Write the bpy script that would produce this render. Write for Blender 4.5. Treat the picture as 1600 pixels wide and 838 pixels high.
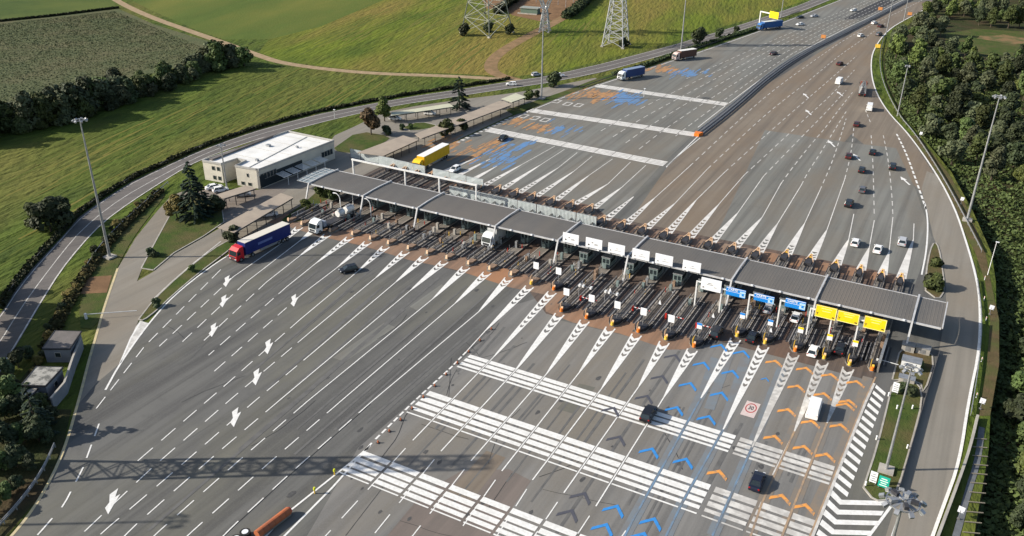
import bpy, math, random
from mathutils import Vector, Matrix
random.seed(7)
S = bpy.context.scene
for o in list(bpy.data.objects): bpy.data.objects.remove(o)
C = S.collection
# ------------------------------------------------------------------ camera, sky, sun, exposure
CH = 86.0                                   # drone height in metres
PITCH, ROLL, YAW, FPX = 0.46212615, 0.00939908, -0.49394482, 1359.82
CX, CY = 800.0, 419.0
def _axes(p, r, w):
    f = Vector((math.sin(w)*math.cos(p), math.cos(w)*math.cos(p), -math.sin(p)))
    rt = Vector((math.cos(w), -math.sin(w), 0)); up = rt.cross(f)
    return rt*math.cos(r)+up*math.sin(r), -rt*math.sin(r)+up*math.cos(r), f
RT, UP, FW = _axes(PITCH, ROLL, YAW)
cam = bpy.data.cameras.new('camera'); cam.sensor_width = 36; cam.sensor_fit = 'HORIZONTAL'
cam.lens = FPX/1600*36; cam.clip_start = 1; cam.clip_end = 8000
co = bpy.data.objects.new('camera', cam); C.objects.link(co)
co.matrix_world = Matrix(((RT.x, UP.x, -FW.x, 0), (RT.y, UP.y, -FW.y, 0), (RT.z, UP.z, -FW.z, CH), (0, 0, 0, 1)))
S.camera = co
SUN_AZ, SUN_EL = math.radians(31), math.radians(28)     # azimuth the light travels towards (from +X), elevation
w = bpy.data.worlds.new('World'); S.world = w; w.use_nodes = True
nt = w.node_tree; bg = nt.nodes['Background']
sky = nt.nodes.new('ShaderNodeTexSky'); sky.sky_type = 'NISHITA'; sky.sun_disc = False
sky.sun_elevation = SUN_EL
sd = Vector((-math.cos(SUN_AZ)*math.cos(SUN_EL), -math.sin(SUN_AZ)*math.cos(SUN_EL), math.sin(SUN_EL)))   # towards the sun
sky.sun_rotation = math.atan2(sd.x, sd.y)
sky.air_density = 1.0; sky.dust_density = 1.5
nt.links.new(sky.outputs[0], bg.inputs[0]); bg.inputs[1].default_value = 0.1
sl = bpy.data.lights.new('sun', 'SUN'); sl.energy = 4.5; sl.angle = math.radians(0.5); sl.color = (1, .93, .82)
so = bpy.data.objects.new('sun', sl); C.objects.link(so); so.location = (0, 0, 200)
so.rotation_euler = (-sd).to_track_quat('-Z', 'Y').to_euler()
S.view_settings.view_transform = 'Standard'; S.view_settings.look = 'None'
S.view_settings.exposure = 0.66; S.view_settings.gamma = 1
S.cycles.max_bounces = 5

# ------------------------------------------------------------------ helpers
def P(px, py, z=0.0):
    """photo pixel -> point of the place at height z (used to survey positions)"""
    d = RT*((px-CX)/FPX) - UP*((py-CY)/FPX) + FW
    t = (z-CH)/d.z
    return Vector((d.x*t, d.y*t, z))
def HT(px, py, base):
    """height of a point seen at py straight above ground point base"""
    lo, hi = 0.0, 85.0
    for _ in range(40):
        z = (lo+hi)/2; q = Vector((base.x, base.y, z-CH))
        v = CY - FPX*q.dot(UP)/q.dot(FW)
        if v > py: lo = z
        else: hi = z
    return lo
class MB:
    def __init__(s): s.v, s.f, s.m, s.cur = [], [], [], 0
    def mat(s, i): s.cur = i; return s
    def add(s, vs, fs):
        b = len(s.v); s.v += [tuple(p) for p in vs]
        for f in fs: s.f.append([b+i for i in f]); s.m.append(s.cur)
        return s
    def box(s, c, d, rz=0.0, top=1.0):
        x, y, z = d[0]/2, d[1]/2, d[2]/2; cr, sr = math.cos(rz), math.sin(rz); vs = []
        for zz in (-z, z):
            k = top if zz > 0 else 1
            for a, b in ((-x, -y), (x, -y), (x, y), (-x, y)):
                vs.append((c[0]+(a*cr-b*sr)*k, c[1]+(a*sr+b*cr)*k, c[2]+zz))
        return s.add(vs, [(3, 2, 1, 0), (4, 5, 6, 7), (0, 1, 5, 4), (1, 2, 6, 5), (2, 3, 7, 6), (3, 0, 4, 7)])
    def beam(s, a, b, w_, h_):
        a, b = Vector(a), Vector(b); d = (b-a).normalized()
        u = d.cross(Vector((0, 0, 1)))
        u = Vector((1, 0, 0)) if u.length < 1e-4 else u.normalized()
        n = u.cross(d); vs = []
        for p in (a, b):
            for i, j in ((-1, -1), (1, -1), (1, 1), (-1, 1)): vs.append(p+u*(i*w_/2)+n*(j*h_/2))
        return s.add(vs, [(3, 2, 1, 0), (4, 5, 6, 7), (0, 1, 5, 4), (1, 2, 6, 5), (2, 3, 7, 6), (3, 0, 4, 7)])
    def tube(s, a, b, r0, r1=None, n=8, cap=True):
        r1 = r0 if r1 is None else r1
        a, b = Vector(a), Vector(b); d = (b-a).normalized()
        u = d.orthogonal().normalized(); v = d.cross(u); vs = []
        for p, r in ((a, r0), (b, r1)):
            for i in range(n):
                t = 2*math.pi*i/n; vs.append(p+u*(math.cos(t)*r)+v*(math.sin(t)*r))
        fs = [(i, (i+1) % n, n+(i+1) % n, n+i) for i in range(n)]
        if cap: fs += [tuple(range(n-1, -1, -1)), tuple(range(n, 2*n))]
        return s.add(vs, fs)
    def prism(s, poly, z0, z1):
        n = len(poly); vs = [(p[0], p[1], z0) for p in poly]+[(p[0], p[1], z1) for p in poly]
        return s.add(vs, [tuple(range(n-1, -1, -1)), tuple(range(n, 2*n))]+[(i, (i+1) % n, n+(i+1) % n, n+i) for i in range(n)])
    def flat(s, poly, z):
        a = sum(poly[i][0]*poly[(i+1) % len(poly)][1]-poly[(i+1) % len(poly)][0]*poly[i][1] for i in range(len(poly)))
        if a < 0: poly = poly[::-1]
        return s.add([(p[0], p[1], z) for p in poly], [tuple(range(len(poly)))])
    def quad(s, a, b, c, d): return s.add([a, b, c, d], [(0, 1, 2, 3)])
    def strip(s, pts, w_, z, w1=None):
        pts = [Vector((p[0], p[1])) for p in pts]; n = len(pts); vs = []
        for i, p in enumerate(pts):
            d = (pts[min(i+1, n-1)]-pts[max(i-1, 0)]).normalized(); q = Vector((-d.y, d.x))
            ww = w_ if w1 is None else w_+(w1-w_)*i/(n-1)
            vs += [(*(p+q*ww/2), z), (*(p-q*ww/2), z)]
        return s.add(vs, [(2*i, 2*i+1, 2*i+3, 2*i+2) for i in range(n-1)])
    def wallstrip(s, pts, w_, z0, z1):
        """a low wall or rail of width w_ along a polyline"""
        pts = [Vector((p[0], p[1])) for p in pts]; n = len(pts); vs = []
        for i, p in enumerate(pts):
            d = (pts[min(i+1, n-1)]-pts[max(i-1, 0)]).normalized(); q = Vector((-d.y, d.x))*w_/2
            vs += [(*(p+q), z0), (*(p-q), z0), (*(p-q), z1), (*(p+q), z1)]
        fs = []
        for i in range(n-1):
            a, b = 4*i, 4*i+4
            for k in range(4): fs.append((a+k, a+(k+1) % 4, b+(k+1) % 4, b+k))
        fs += [(0, 3, 2, 1), (4*n-4, 4*n-3, 4*n-2, 4*n-1)]
        return s.add(vs, fs)
    def mesh(s, name, mats, smooth=False):
        me = bpy.data.meshes.new(name); me.from_pydata(s.v, [], s.f)
        for m in (mats if isinstance(mats, (list, tuple)) else [mats]): me.materials.append(m)
        me.polygons.foreach_set('material_index', s.m)
        if smooth: me.polygons.foreach_set('use_smooth', [True]*len(s.f))
        me.update(); return me
    def obj(s, name, mats, parent=None, loc=None, smooth=False, kind=None):
        return link(name, s.mesh(name, mats, smooth), parent, loc, kind)
def link(name, me, parent=None, loc=None, kind=None):
    o = bpy.data.objects.new(name, me); C.objects.link(o)
    if parent: o.parent = parent
    if loc is not None: o.location = loc
    if kind: o['kind'] = kind
    return o
def tag(o, label, cat, group=None):
    o['label'] = label; o['category'] = cat
    if group: o['group'] = group
    return o
def thing(name, label, cat, loc=(0, 0, 0), rz=0.0, group=None):
    o = bpy.data.objects.new(name, None); C.objects.link(o); o.location = loc; o.rotation_euler = (0, 0, rz)
    o.empty_display_size = .3
    return tag(o, label, cat, group)
KIDS = {}
def kids(o):
    if o.name not in KIDS: KIDS[o.name] = [c for c in bpy.data.objects if c.parent == o]
    return KIDS[o.name]
def dup(root, loc, rz=0.0, label=None, group=None, scale=None):
    r = root.copy(); C.objects.link(r); r.location = loc; r.rotation_euler = (0, 0, rz)
    if scale: r.scale = scale
    if label: r['label'] = label
    if group: r['group'] = group
    for ch in kids(root):
        c = ch.copy(); C.objects.link(c); c.parent = r
        for g in kids(ch):
            d = g.copy(); C.objects.link(d); d.parent = c
    return r
def lerp(a, b, t): return a+(b-a)*t
def poly(*pts, z=0.0): return [P(x, y, z) for x, y in pts]
def resample(pts, n):
    pts = [Vector((p[0], p[1])) for p in pts]; L = [0]
    for a, b in zip(pts, pts[1:]): L.append(L[-1]+(b-a).length)
    out = []
    for k in range(n):
        t = L[-1]*k/(n-1); i = 0
        while i < len(pts)-2 and L[i+1] < t: i += 1
        out.append(pts[i].lerp(pts[i+1], (t-L[i])/max(L[i+1]-L[i], 1e-6)))
    return out
def smoothline(pts, it=2):
    pts = [Vector((p[0], p[1])) for p in pts]
    for _ in range(it):
        q = [pts[0]]
        for a, b in zip(pts, pts[1:]): q += [a.lerp(b, .25), a.lerp(b, .75)]
        q.append(pts[-1]); pts = q
    return pts

# ------------------------------------------------------------------ materials
def M(name, c1, c2=None, scale=.5, rough=.8, metal=0.0, bump=0.0, bscale=20, c3=None, scale3=.03, stretch=None, rnd=0.0, emit=None, spec=.3, rot=0.0, trans=0.0, sharp=None):
    m = bpy.data.materials.new(name); m.use_nodes = True; t = m.node_tree; N = t.nodes; L = t.links
    b = N['Principled BSDF']; b.inputs['Roughness'].default_value = rough; b.inputs['Metallic'].default_value = metal
    b.inputs['Specular IOR Level'].default_value = spec
    b.inputs['Base Color'].default_value = (*c1, 1)
    if trans: b.inputs['Transmission Weight'].default_value = trans
    tc = N.new('ShaderNodeTexCoord'); mp = N.new('ShaderNodeMapping'); L.new(tc.outputs['Object'], mp.inputs[0])
    mp.vector_type = 'TEXTURE'
    if stretch: mp.inputs['Scale'].default_value = tuple(1/v for v in stretch)
    mp.inputs['Rotation'].default_value = (0, 0, rot)
    out = None
    def mix(a, col, fac):
        x = N.new('ShaderNodeMix'); x.data_type = 'RGBA'; L.new(fac, x.inputs[0])
        if a is None: x.inputs[6].default_value = (*c1, 1)
        else: L.new(a, x.inputs[6])
        x.inputs[7].default_value = (*col, 1); return x.outputs[2]
    def noise(sc, lo, hi, det=6):
        n = N.new('ShaderNodeTexNoise'); n.inputs['Scale'].default_value = sc; n.inputs['Detail'].default_value = det; n.inputs['Roughness'].default_value = .62
        L.new(mp.outputs[0], n.inputs[0]); r = N.new('ShaderNodeMapRange'); r.inputs[1].default_value = lo; r.inputs[2].default_value = hi
        L.new(n.outputs[0], r.inputs[0]); return r.outputs[0]
    lo, hi = sharp or (.35, .65)
    if c2: out = mix(out, c2, noise(scale, lo, hi))
    if c3: out = mix(out, c3, noise(scale3, .42, .66, 3))
    if rnd:
        oi = N.new('ShaderNodeObjectInfo'); h = N.new('ShaderNodeHueSaturation')
        r = N.new('ShaderNodeMapRange'); r.inputs[3].default_value = 1-rnd; r.inputs[4].default_value = 1+rnd; L.new(oi.outputs['Random'], r.inputs[0]); L.new(r.outputs[0], h.inputs['Value'])
        r2 = N.new('ShaderNodeMapRange'); r2.inputs[3].default_value = .5-rnd*.05; r2.inputs[4].default_value = .5+rnd*.05; L.new(oi.outputs['Random'], r2.inputs[0]); L.new(r2.outputs[0], h.inputs['Hue'])
        if out is None: h.inputs['Color'].default_value = (*c1, 1)
        else: L.new(out, h.inputs['Color'])
        out = h.outputs[0]
    if out is not None: L.new(out, b.inputs['Base Color'])
    if bump:
        n = N.new('ShaderNodeTexNoise'); n.inputs['Scale'].default_value = bscale; n.inputs['Detail'].default_value = 5; L.new(mp.outputs[0], n.inputs[0])
        bp = N.new('ShaderNodeBump'); bp.inputs['Strength'].default_value = 1; bp.inputs['Distance'].default_value = bump
        L.new(n.outputs[0], bp.inputs['Height']); L.new(bp.outputs[0], b.inputs['Normal'])
    if emit: b.inputs['Emission Color'].default_value = (*emit, 1); b.inputs['Emission Strength'].default_value = 1
    return m
def asphalt(name, base, wear, dark, brown=None, streak_rot=0.0, fs=.42):
    """asphalt with lane-wise tyre wear (streaks along the lanes), blotches, fine grain"""
    m = bpy.data.materials.new(name); m.use_nodes = True; t = m.node_tree; N = t.nodes; L = t.links
    b = N['Principled BSDF']; b.inputs['Roughness'].default_value = .85; b.inputs['Specular IOR Level'].default_value = .25
    tc = N.new('ShaderNodeTexCoord')
    def noise(sc, lo, hi, det=5, stretch=(1, 1, 1), rot=0.0):
        mp = N.new('ShaderNodeMapping'); mp.vector_type = 'TEXTURE'; mp.inputs['Scale'].default_value = tuple(1/v for v in stretch); mp.inputs['Rotation'].default_value = (0, 0, rot)
        pass; L.new(tc.outputs['Object'], mp.inputs[0])
        n = N.new('ShaderNodeTexNoise'); n.inputs['Scale'].default_value = sc; n.inputs['Detail'].default_value = det; n.inputs['Roughness'].default_value = .65; L.new(mp.outputs[0], n.inputs[0])
        r = N.new('ShaderNodeMapRange'); r.inputs[1].default_value = lo; r.inputs[2].default_value = hi; L.new(n.outputs[0], r.inputs[0]); return r.outputs[0]
    def mix(a, col, fac, f=1.0):
        x = N.new('ShaderNodeMix'); x.data_type = 'RGBA'
        k = N.new('ShaderNodeMath'); k.operation = 'MULTIPLY'; k.inputs[1].default_value = f; L.new(fac, k.inputs[0]); L.new(k.outputs[0], x.inputs[0])
        if isinstance(a, tuple): x.inputs[6].default_value = (*a, 1)
        else: L.new(a, x.inputs[6])
        x.inputs[7].default_value = (*col, 1); return x.outputs[2]
    o = mix(base, wear, noise(.03, .38, .66, 4), .9)
    o = mix(o, dark, noise(fs, .40, .66, 3, (1, .022, 1), streak_rot), .8)
    o = mix(o, dark, noise(.25, .55, .8, 6), .45)
    if brown: o = mix(o, brown, noise(.05, .46, .66, 5, (1, .3, 1), streak_rot), .85)
    o = mix(o, wear, noise(6, .45, .8, 3), .5)
    L.new(o, b.inputs['Base Color'])
    n = N.new('ShaderNodeTexNoise'); n.inputs['Scale'].default_value = 12; L.new(tc.outputs['Object'], n.inputs[0])
    bp = N.new('ShaderNodeBump'); bp.inputs['Distance'].default_value = .015; L.new(n.outputs[0], bp.inputs['Height']); L.new(bp.outputs[0], b.inputs['Normal'])
    return m
def leafmat(name, a, b_, rnd=.35):
    m = M(name, a, b_, scale=.55, rough=.7, rnd=rnd, spec=.2, sharp=(.4, .6)); return m

G_MEADOW = M('meadow_grass', (.125, .155, .018), (.064, .094, .013), scale=.12, c3=(.175, .14, .035), scale3=.022, bump=.9, bscale=.55, rough=.95, stretch=(1, .22, 1), rot=math.radians(14), spec=.1)
G_LEFT = M('left_meadow_grass', (.078, .11, .018), (.038, .06, .012), scale=.16, c3=(.112, .112, .027), scale3=.025, bump=1.3, bscale=.45, rough=.95, stretch=(1, .4, 1), rot=math.radians(10), spec=.1, sharp=(.38, .68))
G_DARK = M('dark_field_grass', (.062, .095, .022), (.045, .072, .018), scale=.2, c3=(.085, .11, .025), scale3=.02, bump=.15, bscale=1.5, rough=.95, spec=.1)
L_GREY = leafmat('grey_green_foliage', (.09, .1, .05), (.055, .066, .034), .35)
G_CROP = M('crop_soil', (.1, .112, .055), (.065, .08, .036), scale=.5, c3=(.11, .105, .055), scale3=.05, bump=.3, bscale=1.2, rough=.95, spec=.1)
G_LAWN = M('lawn_grass', (.062, .088, .02), (.04, .066, .016), scale=.5, c3=(.095, .085, .035), scale3=.12, bump=.12, bscale=3, rough=.95, spec=.1)
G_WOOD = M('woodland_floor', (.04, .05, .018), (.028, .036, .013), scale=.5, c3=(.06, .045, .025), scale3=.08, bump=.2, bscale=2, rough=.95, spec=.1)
G_DIRT = M('track_dirt', (.36, .27, .17), (.26, .19, .115), scale=.4, bump=.05, bscale=4, rough=.95, spec=.1)
G_EARTH = M('bare_earth', (.22, .13, .07), (.15, .09, .05), scale=.2, bump=.06, bscale=3, rough=.95, spec=.1)
G_VERGE = M('dry_verge', (.12, .085, .045), (.08, .065, .03), scale=.4, c3=(.08, .09, .03), scale3=.15, bump=.1, bscale=3, rough=.95, spec=.1)
A_FRONT = asphalt('plaza_asphalt', (.108, .106, .102), (.152, .15, .138), (.058, .057, .056), (.14, .134, .106))
A_BROWN = asphalt('brown_asphalt', (.18, .146, .112), (.21, .178, .14), (.115, .096, .079), (.185, .135, .09))
A_GREY = asphalt('grey_asphalt', (.165, .165, .148), (.195, .193, .175), (.095, .092, .085), (.165, .142, .112))
A_ROAD = asphalt('ring_road_asphalt', (.13, .118, .108), (.155, .14, .13), (.09, .083, .078), streak_rot=math.radians(-30))
A_SERV = asphalt('service_concrete', (.215, .195, .165), (.25, .23, .195), (.16, .148, .125), (.2, .17, .13))
A_LANE = asphalt('lane_floor', (.10, .08, .068), (.135, .1, .08), (.05, .042, .038), (.16, .09, .058), fs=1.3)
A_LOT = asphalt('yard_paving', (.2, .175, .15), (.23, .205, .18), (.14, .125, .11), (.2, .16, .13))
W_PAINT = M('white_road_paint', (.74, .73, .70), (.56, .55, .52), scale=.6, c3=(.62, .61, .58), scale3=2.2, rough=.7, sharp=(.5, .78))
W_REAR = M('scuffed_white_paint', (.68, .66, .62), (.46, .44, .41), scale=.5, c3=(.55, .53, .5), scale3=.2, rough=.75, sharp=(.45, .72))
W_WORN = M('worn_white_paint', (.6, .58, .54), (.3, .29, .27), scale=.7, c3=(.44, .42, .39), scale3=.35, rough=.75, sharp=(.42, .7))
B_PAINT = M('blue_road_paint', (.03, .25, .66), (.05, .2, .45), scale=1.5, rough=.65)
B_FADED = M('faded_blue_paint', (.14, .24, .36), (.15, .17, .19), scale=.5, rough=.75)
O_PAINT = M('orange_road_paint', (.7, .3, .07), (.27, .2, .14), scale=1.1, rough=.65, sharp=(.46, .64))
O_FADED = M('faded_orange_paint', (.42, .28, .16), (.24, .19, .15), scale=.6, rough=.75)
Y_PAINT = M('yellow_line_paint', (.62, .5, .26), (.4, .35, .24), scale=.8, rough=.7)
D_PAINT = M('blacked_out_paint', (.068, .07, .088), (.085, .086, .1), scale=.8, rough=.7)
R_PAINT = M('red_road_paint', (.42, .05, .05), (.3, .05, .05), scale=2, rough=.7)
TAR = M('tar_seam', (.03, .03, .03), rough=.6)
STEEL = M('galvanised_steel', (.42, .43, .44), (.3, .31, .32), scale=1.5, rough=.45, metal=.6)
RAILM = M('weathered_guard_rail', (.13, .125, .125), (.075, .07, .07), scale=1.0, rough=.55, metal=.25)
DARKM = M('dark_equipment', (.05, .05, .055), (.03, .03, .035), scale=2, rough=.6)
WHITE = M('white_painted_metal', (.74, .74, .73), (.6, .6, .58), scale=.6, rough=.45)
ROOF = M('canopy_roof_sheet', (.135, .126, .114), (.112, .105, .096), scale=.35, c3=(.15, .132, .112), scale3=.08, rough=.6, stretch=(1, .2, 1))
SOFF = M('canopy_soffit', (.1, .1, .1), rough=.8)
CONC = M('island_concrete', (.21, .19, .165), (.14, .125, .11), scale=.7, bump=.01, bscale=10, rough=.9)
CONCL = M('pale_concrete', (.4, .375, .33), (.3, .28, .25), scale=.5, rough=.9)
BOOTH = M('booth_panel', (.2, .25, .24), (.14, .18, .175), scale=.8, rough=.5)
GLASS = M('dark_glass', (.02, .028, .032), rough=.08, spec=.6)
SKYG = M('skylight_glass', (.32, .36, .36), (.24, .28, .28), scale=.8, rough=.25, spec=.5)
YEL = M('yellow_marker', (.74, .48, .06), (.62, .38, .05), scale=2, rough=.5)
PEACH = M('sun_faded_marker', (.66, .48, .33), (.58, .36, .2), scale=2, rough=.5)
ORANGE = M('orange_marker', (.78, .2, .02), (.65, .16, .02), scale=3, rough=.45)
SIGNW = M('sign_white', (.78, .79, .8), (.7, .71, .73), scale=.8, rough=.5)
SIGNB = M('sign_blue', (.012, .21, .62), rough=.45)
SIGNY = M('sign_yellow', (.84, .62, .01), (.78, .55, .01), scale=1, rough=.45)
SIGNG = M('sign_green', (.01, .36, .26), rough=.45)
INK = M('sign_black', (.03, .03, .03), rough=.6)
REDM = M('red_enamel', (.45, .03, .02), rough=.4)
RUBBER = M('tyre_rubber', (.022, .022, .022), rough=.85)
RIM = M('wheel_rim', (.35, .35, .36), rough=.35, metal=.7)
LAMPW = M('lamp_lens', (.72, .74, .76), rough=.2)
LAMPR = M('tail_lens', (.4, .015, .012), rough=.25)
TANK = M('tank_white', (.72, .71, .68), (.5, .5, .48), scale=.7, rough=.4)
BWALL = M('rendered_wall', (.57, .53, .45), (.46, .43, .37), scale=.3, rough=.85)
BROOF = M('white_roof_membrane', (.74, .73, .7), (.62, .61, .58), scale=.25, rough=.7)
ORANGED = asphalt('orange_dust_floor', (.24, .145, .095), (.25, .18, .13), (.12, .085, .065), (.34, .165, .08), fs=.7)
BEIGE = M('carport_sheet', (.36, .3, .235), (.3, .25, .2), scale=.3, rough=.75)
BEIGEY = M('pale_carport_sheet', (.5, .5, .36), (.44, .43, .33), scale=.4, rough=.75)
SHEDR = M('shed_roof', (.17, .15, .14), (.12, .11, .1), scale=.6, rough=.85)
SHEDW = M('shed_wall', (.2, .21, .235), (.15, .16, .18), scale=.5, rough=.85)
LICH = M('lichen_roof', (.33, .32, .29), (.12, .12, .11), scale=.9, rough=.9, sharp=(.45, .58))
RUST = M('rust_red_steel', (.42, .12, .04), (.3, .1, .05), scale=.6, rough=.65)
BARK = M('tree_bark', (.09, .07, .05), (.05, .04, .03), scale=2, rough=.9)
L_OAK = leafmat('broadleaf_foliage', (.075, .098, .028), (.045, .062, .02), .45)
L_LIGHT = leafmat('light_foliage', (.11, .135, .032), (.07, .09, .026), .3)
L_DARK = leafmat('dark_foliage', (.048, .062, .026), (.028, .038, .018), .4)
L_CONI = leafmat('conifer_needles', (.03, .05, .03), (.018, .03, .019), .15)
L_RED = leafmat('copper_foliage', (.1, .06, .03), (.055, .04, .02), .1)
L_OCHRE = leafmat('ochre_foliage', (.17, .13, .035), (.1, .085, .025), .1)
L_HEDGE = leafmat('hedge_foliage', (.05, .058, .022), (.03, .036, .016), .2)

# ------------------------------------------------------------------ ground, fields, roads (the setting)
def sheet(name, pts, z, mat, parent=None):
    return MB().flat([(p[0], p[1]) for p in pts], z).obj(name, mat, parent, kind=None if parent else 'structure')
CUT = [P(*q) for q in ((1470, -10), (1425, 35), (1392, 60), (1380, 93), (1384, 130), (1408, 180), (1436, 208), (1486, 268), (1520, 330), (1549, 395), (1556, 440), (1557, 520), (1549, 600), (1547, 660), (1545, 700), (1538, 745), (1528, 800), (1522, 838), (1470, 1000))]
def drop(y): return -3.6*max(0.0, min(1.0, (330-y)/110))
WEDGE = [(60, 3500)]+[(p.x, p.y) for p in CUT]+[(0, -2500)]
def edge_x(y):
    for (x0, y0), (x1, y1) in zip(WEDGE, WEDGE[1:]):
        if y1 <= y <= y0: return x0+(x1-x0)*(y-y0)/(y1-y0)
    return WEDGE[0][0]
ground = MB().flat(WEDGE+[(-3000, -2500), (-3000, 3500)], 0).obj('ground', G_LEFT, kind='structure')
b = MB(); off = (0, .7, 14, 60, 3000); vs = []
for x, y in WEDGE:
    for k, dx in enumerate(off): vs.append((x+dx, y, 0 if k == 0 else drop(y)))
n = len(off); b.add(vs, [(i*n+k, (i+1)*n+k, (i+1)*n+k+1, i*n+k+1) for i in range(len(WEDGE)-1) for k in range(n-1)])
b.obj('woodland_floor', G_WOOD, kind='structure')
sheet('meadow', poly((404, 83), (440, 95), (520, 106), (600, 112), (700, 115), (800, 120), (865, 113), (940, 95), (1050, 66), (1185, 26), (1250, 4), (1400, -60), (760, -60), (600, 0), (500, 42), (420, 62)), .015, G_MEADOW)
sheet('crop_field', poly((-260, 60), (0, 34), (80, 26), (185, 14), (240, 38), (300, 57), (356, 73), (330, 92), (250, 112), (150, 142), (60, 168), (-20, 190), (-300, 240)), .02, G_CROP)
sheet('dark_field', poly((-300, -60), (60, -60), (150, -30), (182, 2), (178, 12), (80, 24), (0, 32), (-260, 58)), .02, G_DARK)
sheet('green_field', poly((220, -40), (760, -60), (600, 0), (500, 42), (420, 62), (350, 62), (300, 44), (235, 16), (190, -8)), .02, G_MEADOW)
bpy.data.objects['green_field'].data.materials[0] = M('young_field_grass', (.085, .12, .024), (.068, .1, .02), scale=.12, c3=(.13, .14, .03), scale3=.03, bump=.15, bscale=1.5, rough=.95, stretch=(1, .3, 1), rot=math.radians(17), spec=.1)
RB = [(1378, 58), (1370, 93), (1375, 130), (1400, 182), (1426, 211), (1466, 273), (1497, 330), (1530, 395), (1545, 440), (1553, 500), (1548, 570), (1535, 650), (1515, 740), (1485, 838), (1440, 960)]
CLX = edge_x(455)
sheet('clearing', [(CLX+24, 452), (CLX+22, 484), (CLX+34, 506), (CLX+60, 512), (CLX+92, 496), (CLX+90, 452), (CLX+60, 440), (CLX+38, 444)], .03, G_LAWN)
sheet('clearing_earth', [(CLX+36, 480), (CLX+37, 488), (CLX+43, 491), (CLX+47, 497), (CLX+54, 493), (CLX+63, 495), (CLX+64, 484), (CLX+58, 480), (CLX+52, 474), (CLX+44, 477)], .05, M('ochre_earth', (.2, .13, .065), (.1, .1, .04), scale=.2, rough=.95, spec=.1, sharp=(.45, .6)))
sheet('thicket_floor', poly((-120, 600), (-40, 560), (30, 596), (60, 560), (70, 600), (84, 640), (112, 640), (97, 705), (60, 780), (10, 838), (-80, 940)), .03, G_WOOD)
def mowing(parent, n, seed, region, mat):
    rk_ = random.Random(seed); b_ = MB(); d_ = Vector((math.cos(math.radians(105)), math.sin(math.radians(105))))
    for _ in range(n):
        u, v = rk_.random(), rk_.random(); q_ = region[0].lerp(region[1], u).lerp(region[3].lerp(region[2], u), v); q_ = Vector((q_.x, q_.y)); L_ = rk_.uniform(15, 55); s_ = rk_.uniform(-.06, .06); e_ = Vector((-d_.y, d_.x))
        b_.strip([q_+d_*L_*t_+e_*(s_*L_*t_*t_+rk_.uniform(-.3, .3)) for t_ in (-.5, -.3, -.1, .1, .3, .5)], rk_.uniform(.25, .8), .024+.0001*_)
    b_.obj('mowing_line', mat, parent)
MOWD = M('flattened_grass', (.07, .098, .018), (.1, .118, .024), scale=.2, rough=.95, spec=.1); MOWB = M('dry_grass_line', (.17, .15, .04), (.12, .13, .025), scale=.2, rough=.95, spec=.1)
mowing(bpy.data.objects['meadow'], 60, 1, poly((430, 70), (700, -20), (1020, 40), (740, 112)), MOWD); mowing(bpy.data.objects['meadow'], 60, 2, poly((500, 60), (720, -20), (1020, 40), (700, 108)), MOWB)
mowing(ground, 50, 3, poly((20, 250), (400, 130), (420, 190), (20, 440)), MOWD); mowing(ground, 40, 4, poly((60, 260), (420, 120), (640, 135), (100, 330)), MOWB)
vr = [(1426, 212), (1466, 274), (1497, 331), (1530, 396), (1545, 440), (1553, 500), (1548, 570), (1535, 650)]
sheet('dirt_verge', [P(x-6, y) for x, y in vr]+[P(x+dx, y) for (x, y), dx in zip(vr[::-1], (12, 13, 8, 3, 10, 17, 18, 8))], .035, G_VERGE)
# dirt tracks
trk = MB()
trk.strip(smoothline(poly((150, -22), (182, 2), (232, 26), (300, 50), (352, 68), (404, 87), (440, 99), (520, 110), (600, 116), (700, 119), (770, 123), (832, 128))), 4.2, .045)
trk.obj('dirt_track', G_DIRT, kind='structure')
trk = MB(); trk.strip(smoothline(poly((812, 127), (778, 118), (765, 108), (770, 92), (790, 76), (830, 54), (870, 34), (900, 16), (925, -6))), 5.5, .04)
trk.obj('farm_track', M('reddish_track', (.27, .17, .095), (.17, .12, .06), scale=.25, bump=.06, bscale=2, rough=.95, spec=.1), kind='structure')
sheet('substation_yard', poly((735, -40), (950, -40), (905, 14), (885, 30), (846, 34), (800, 24), (788, 14), (760, 14)), .03, G_EARTH)
# ring road on the left
ringO = [(-60, 560), (-20, 515), (5, 485), (25, 452), (50, 420), (100, 367), (123, 340), (160, 313), (205, 285), (250, 264), (300, 241), (350, 222), (400, 205), (450, 191), (500, 178), (588, 161), (650, 150), (725, 139), (800, 127), (850, 120), (940, 100), (1050, 71), (1125, 49), (1185, 30), (1250, 8), (1320, -22)]
ringI = [(-60, 680), (-30, 635), (0, 583), (32, 530), (65, 473), (98, 420), (140, 370), (168, 343), (213, 311), (258, 282), (300, 256), (350, 236), (400, 219), (440, 208), (525, 186), (613, 166), (695, 154), (740, 147), (800, 138), (850, 131), (938, 114), (1050, 83), (1125, 59), (1187, 38), (1262, 15), (1345, -20)]
rO, rI = [P(*q) for q in ringO], [P(*q) for q in ringI]
ring = sheet('ring_road', rO+rI[::-1], .05, A_ROAD)
mk = MB(); rIs = resample(smoothline(rI), 90); rOs = resample(smoothline(rO), 90)
mk.strip([q.lerp(p, .04) for q, p in zip(rIs, rOs)], .3, .062); mk.strip([q.lerp(p, .93) for q, p in zip(rIs, rOs)], .22, .062)
mk.strip([q.lerp(p, .5) for q, p in zip(rIs, rOs)], .2, .064)
mk.obj('road_line', W_WORN, ring)
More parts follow.
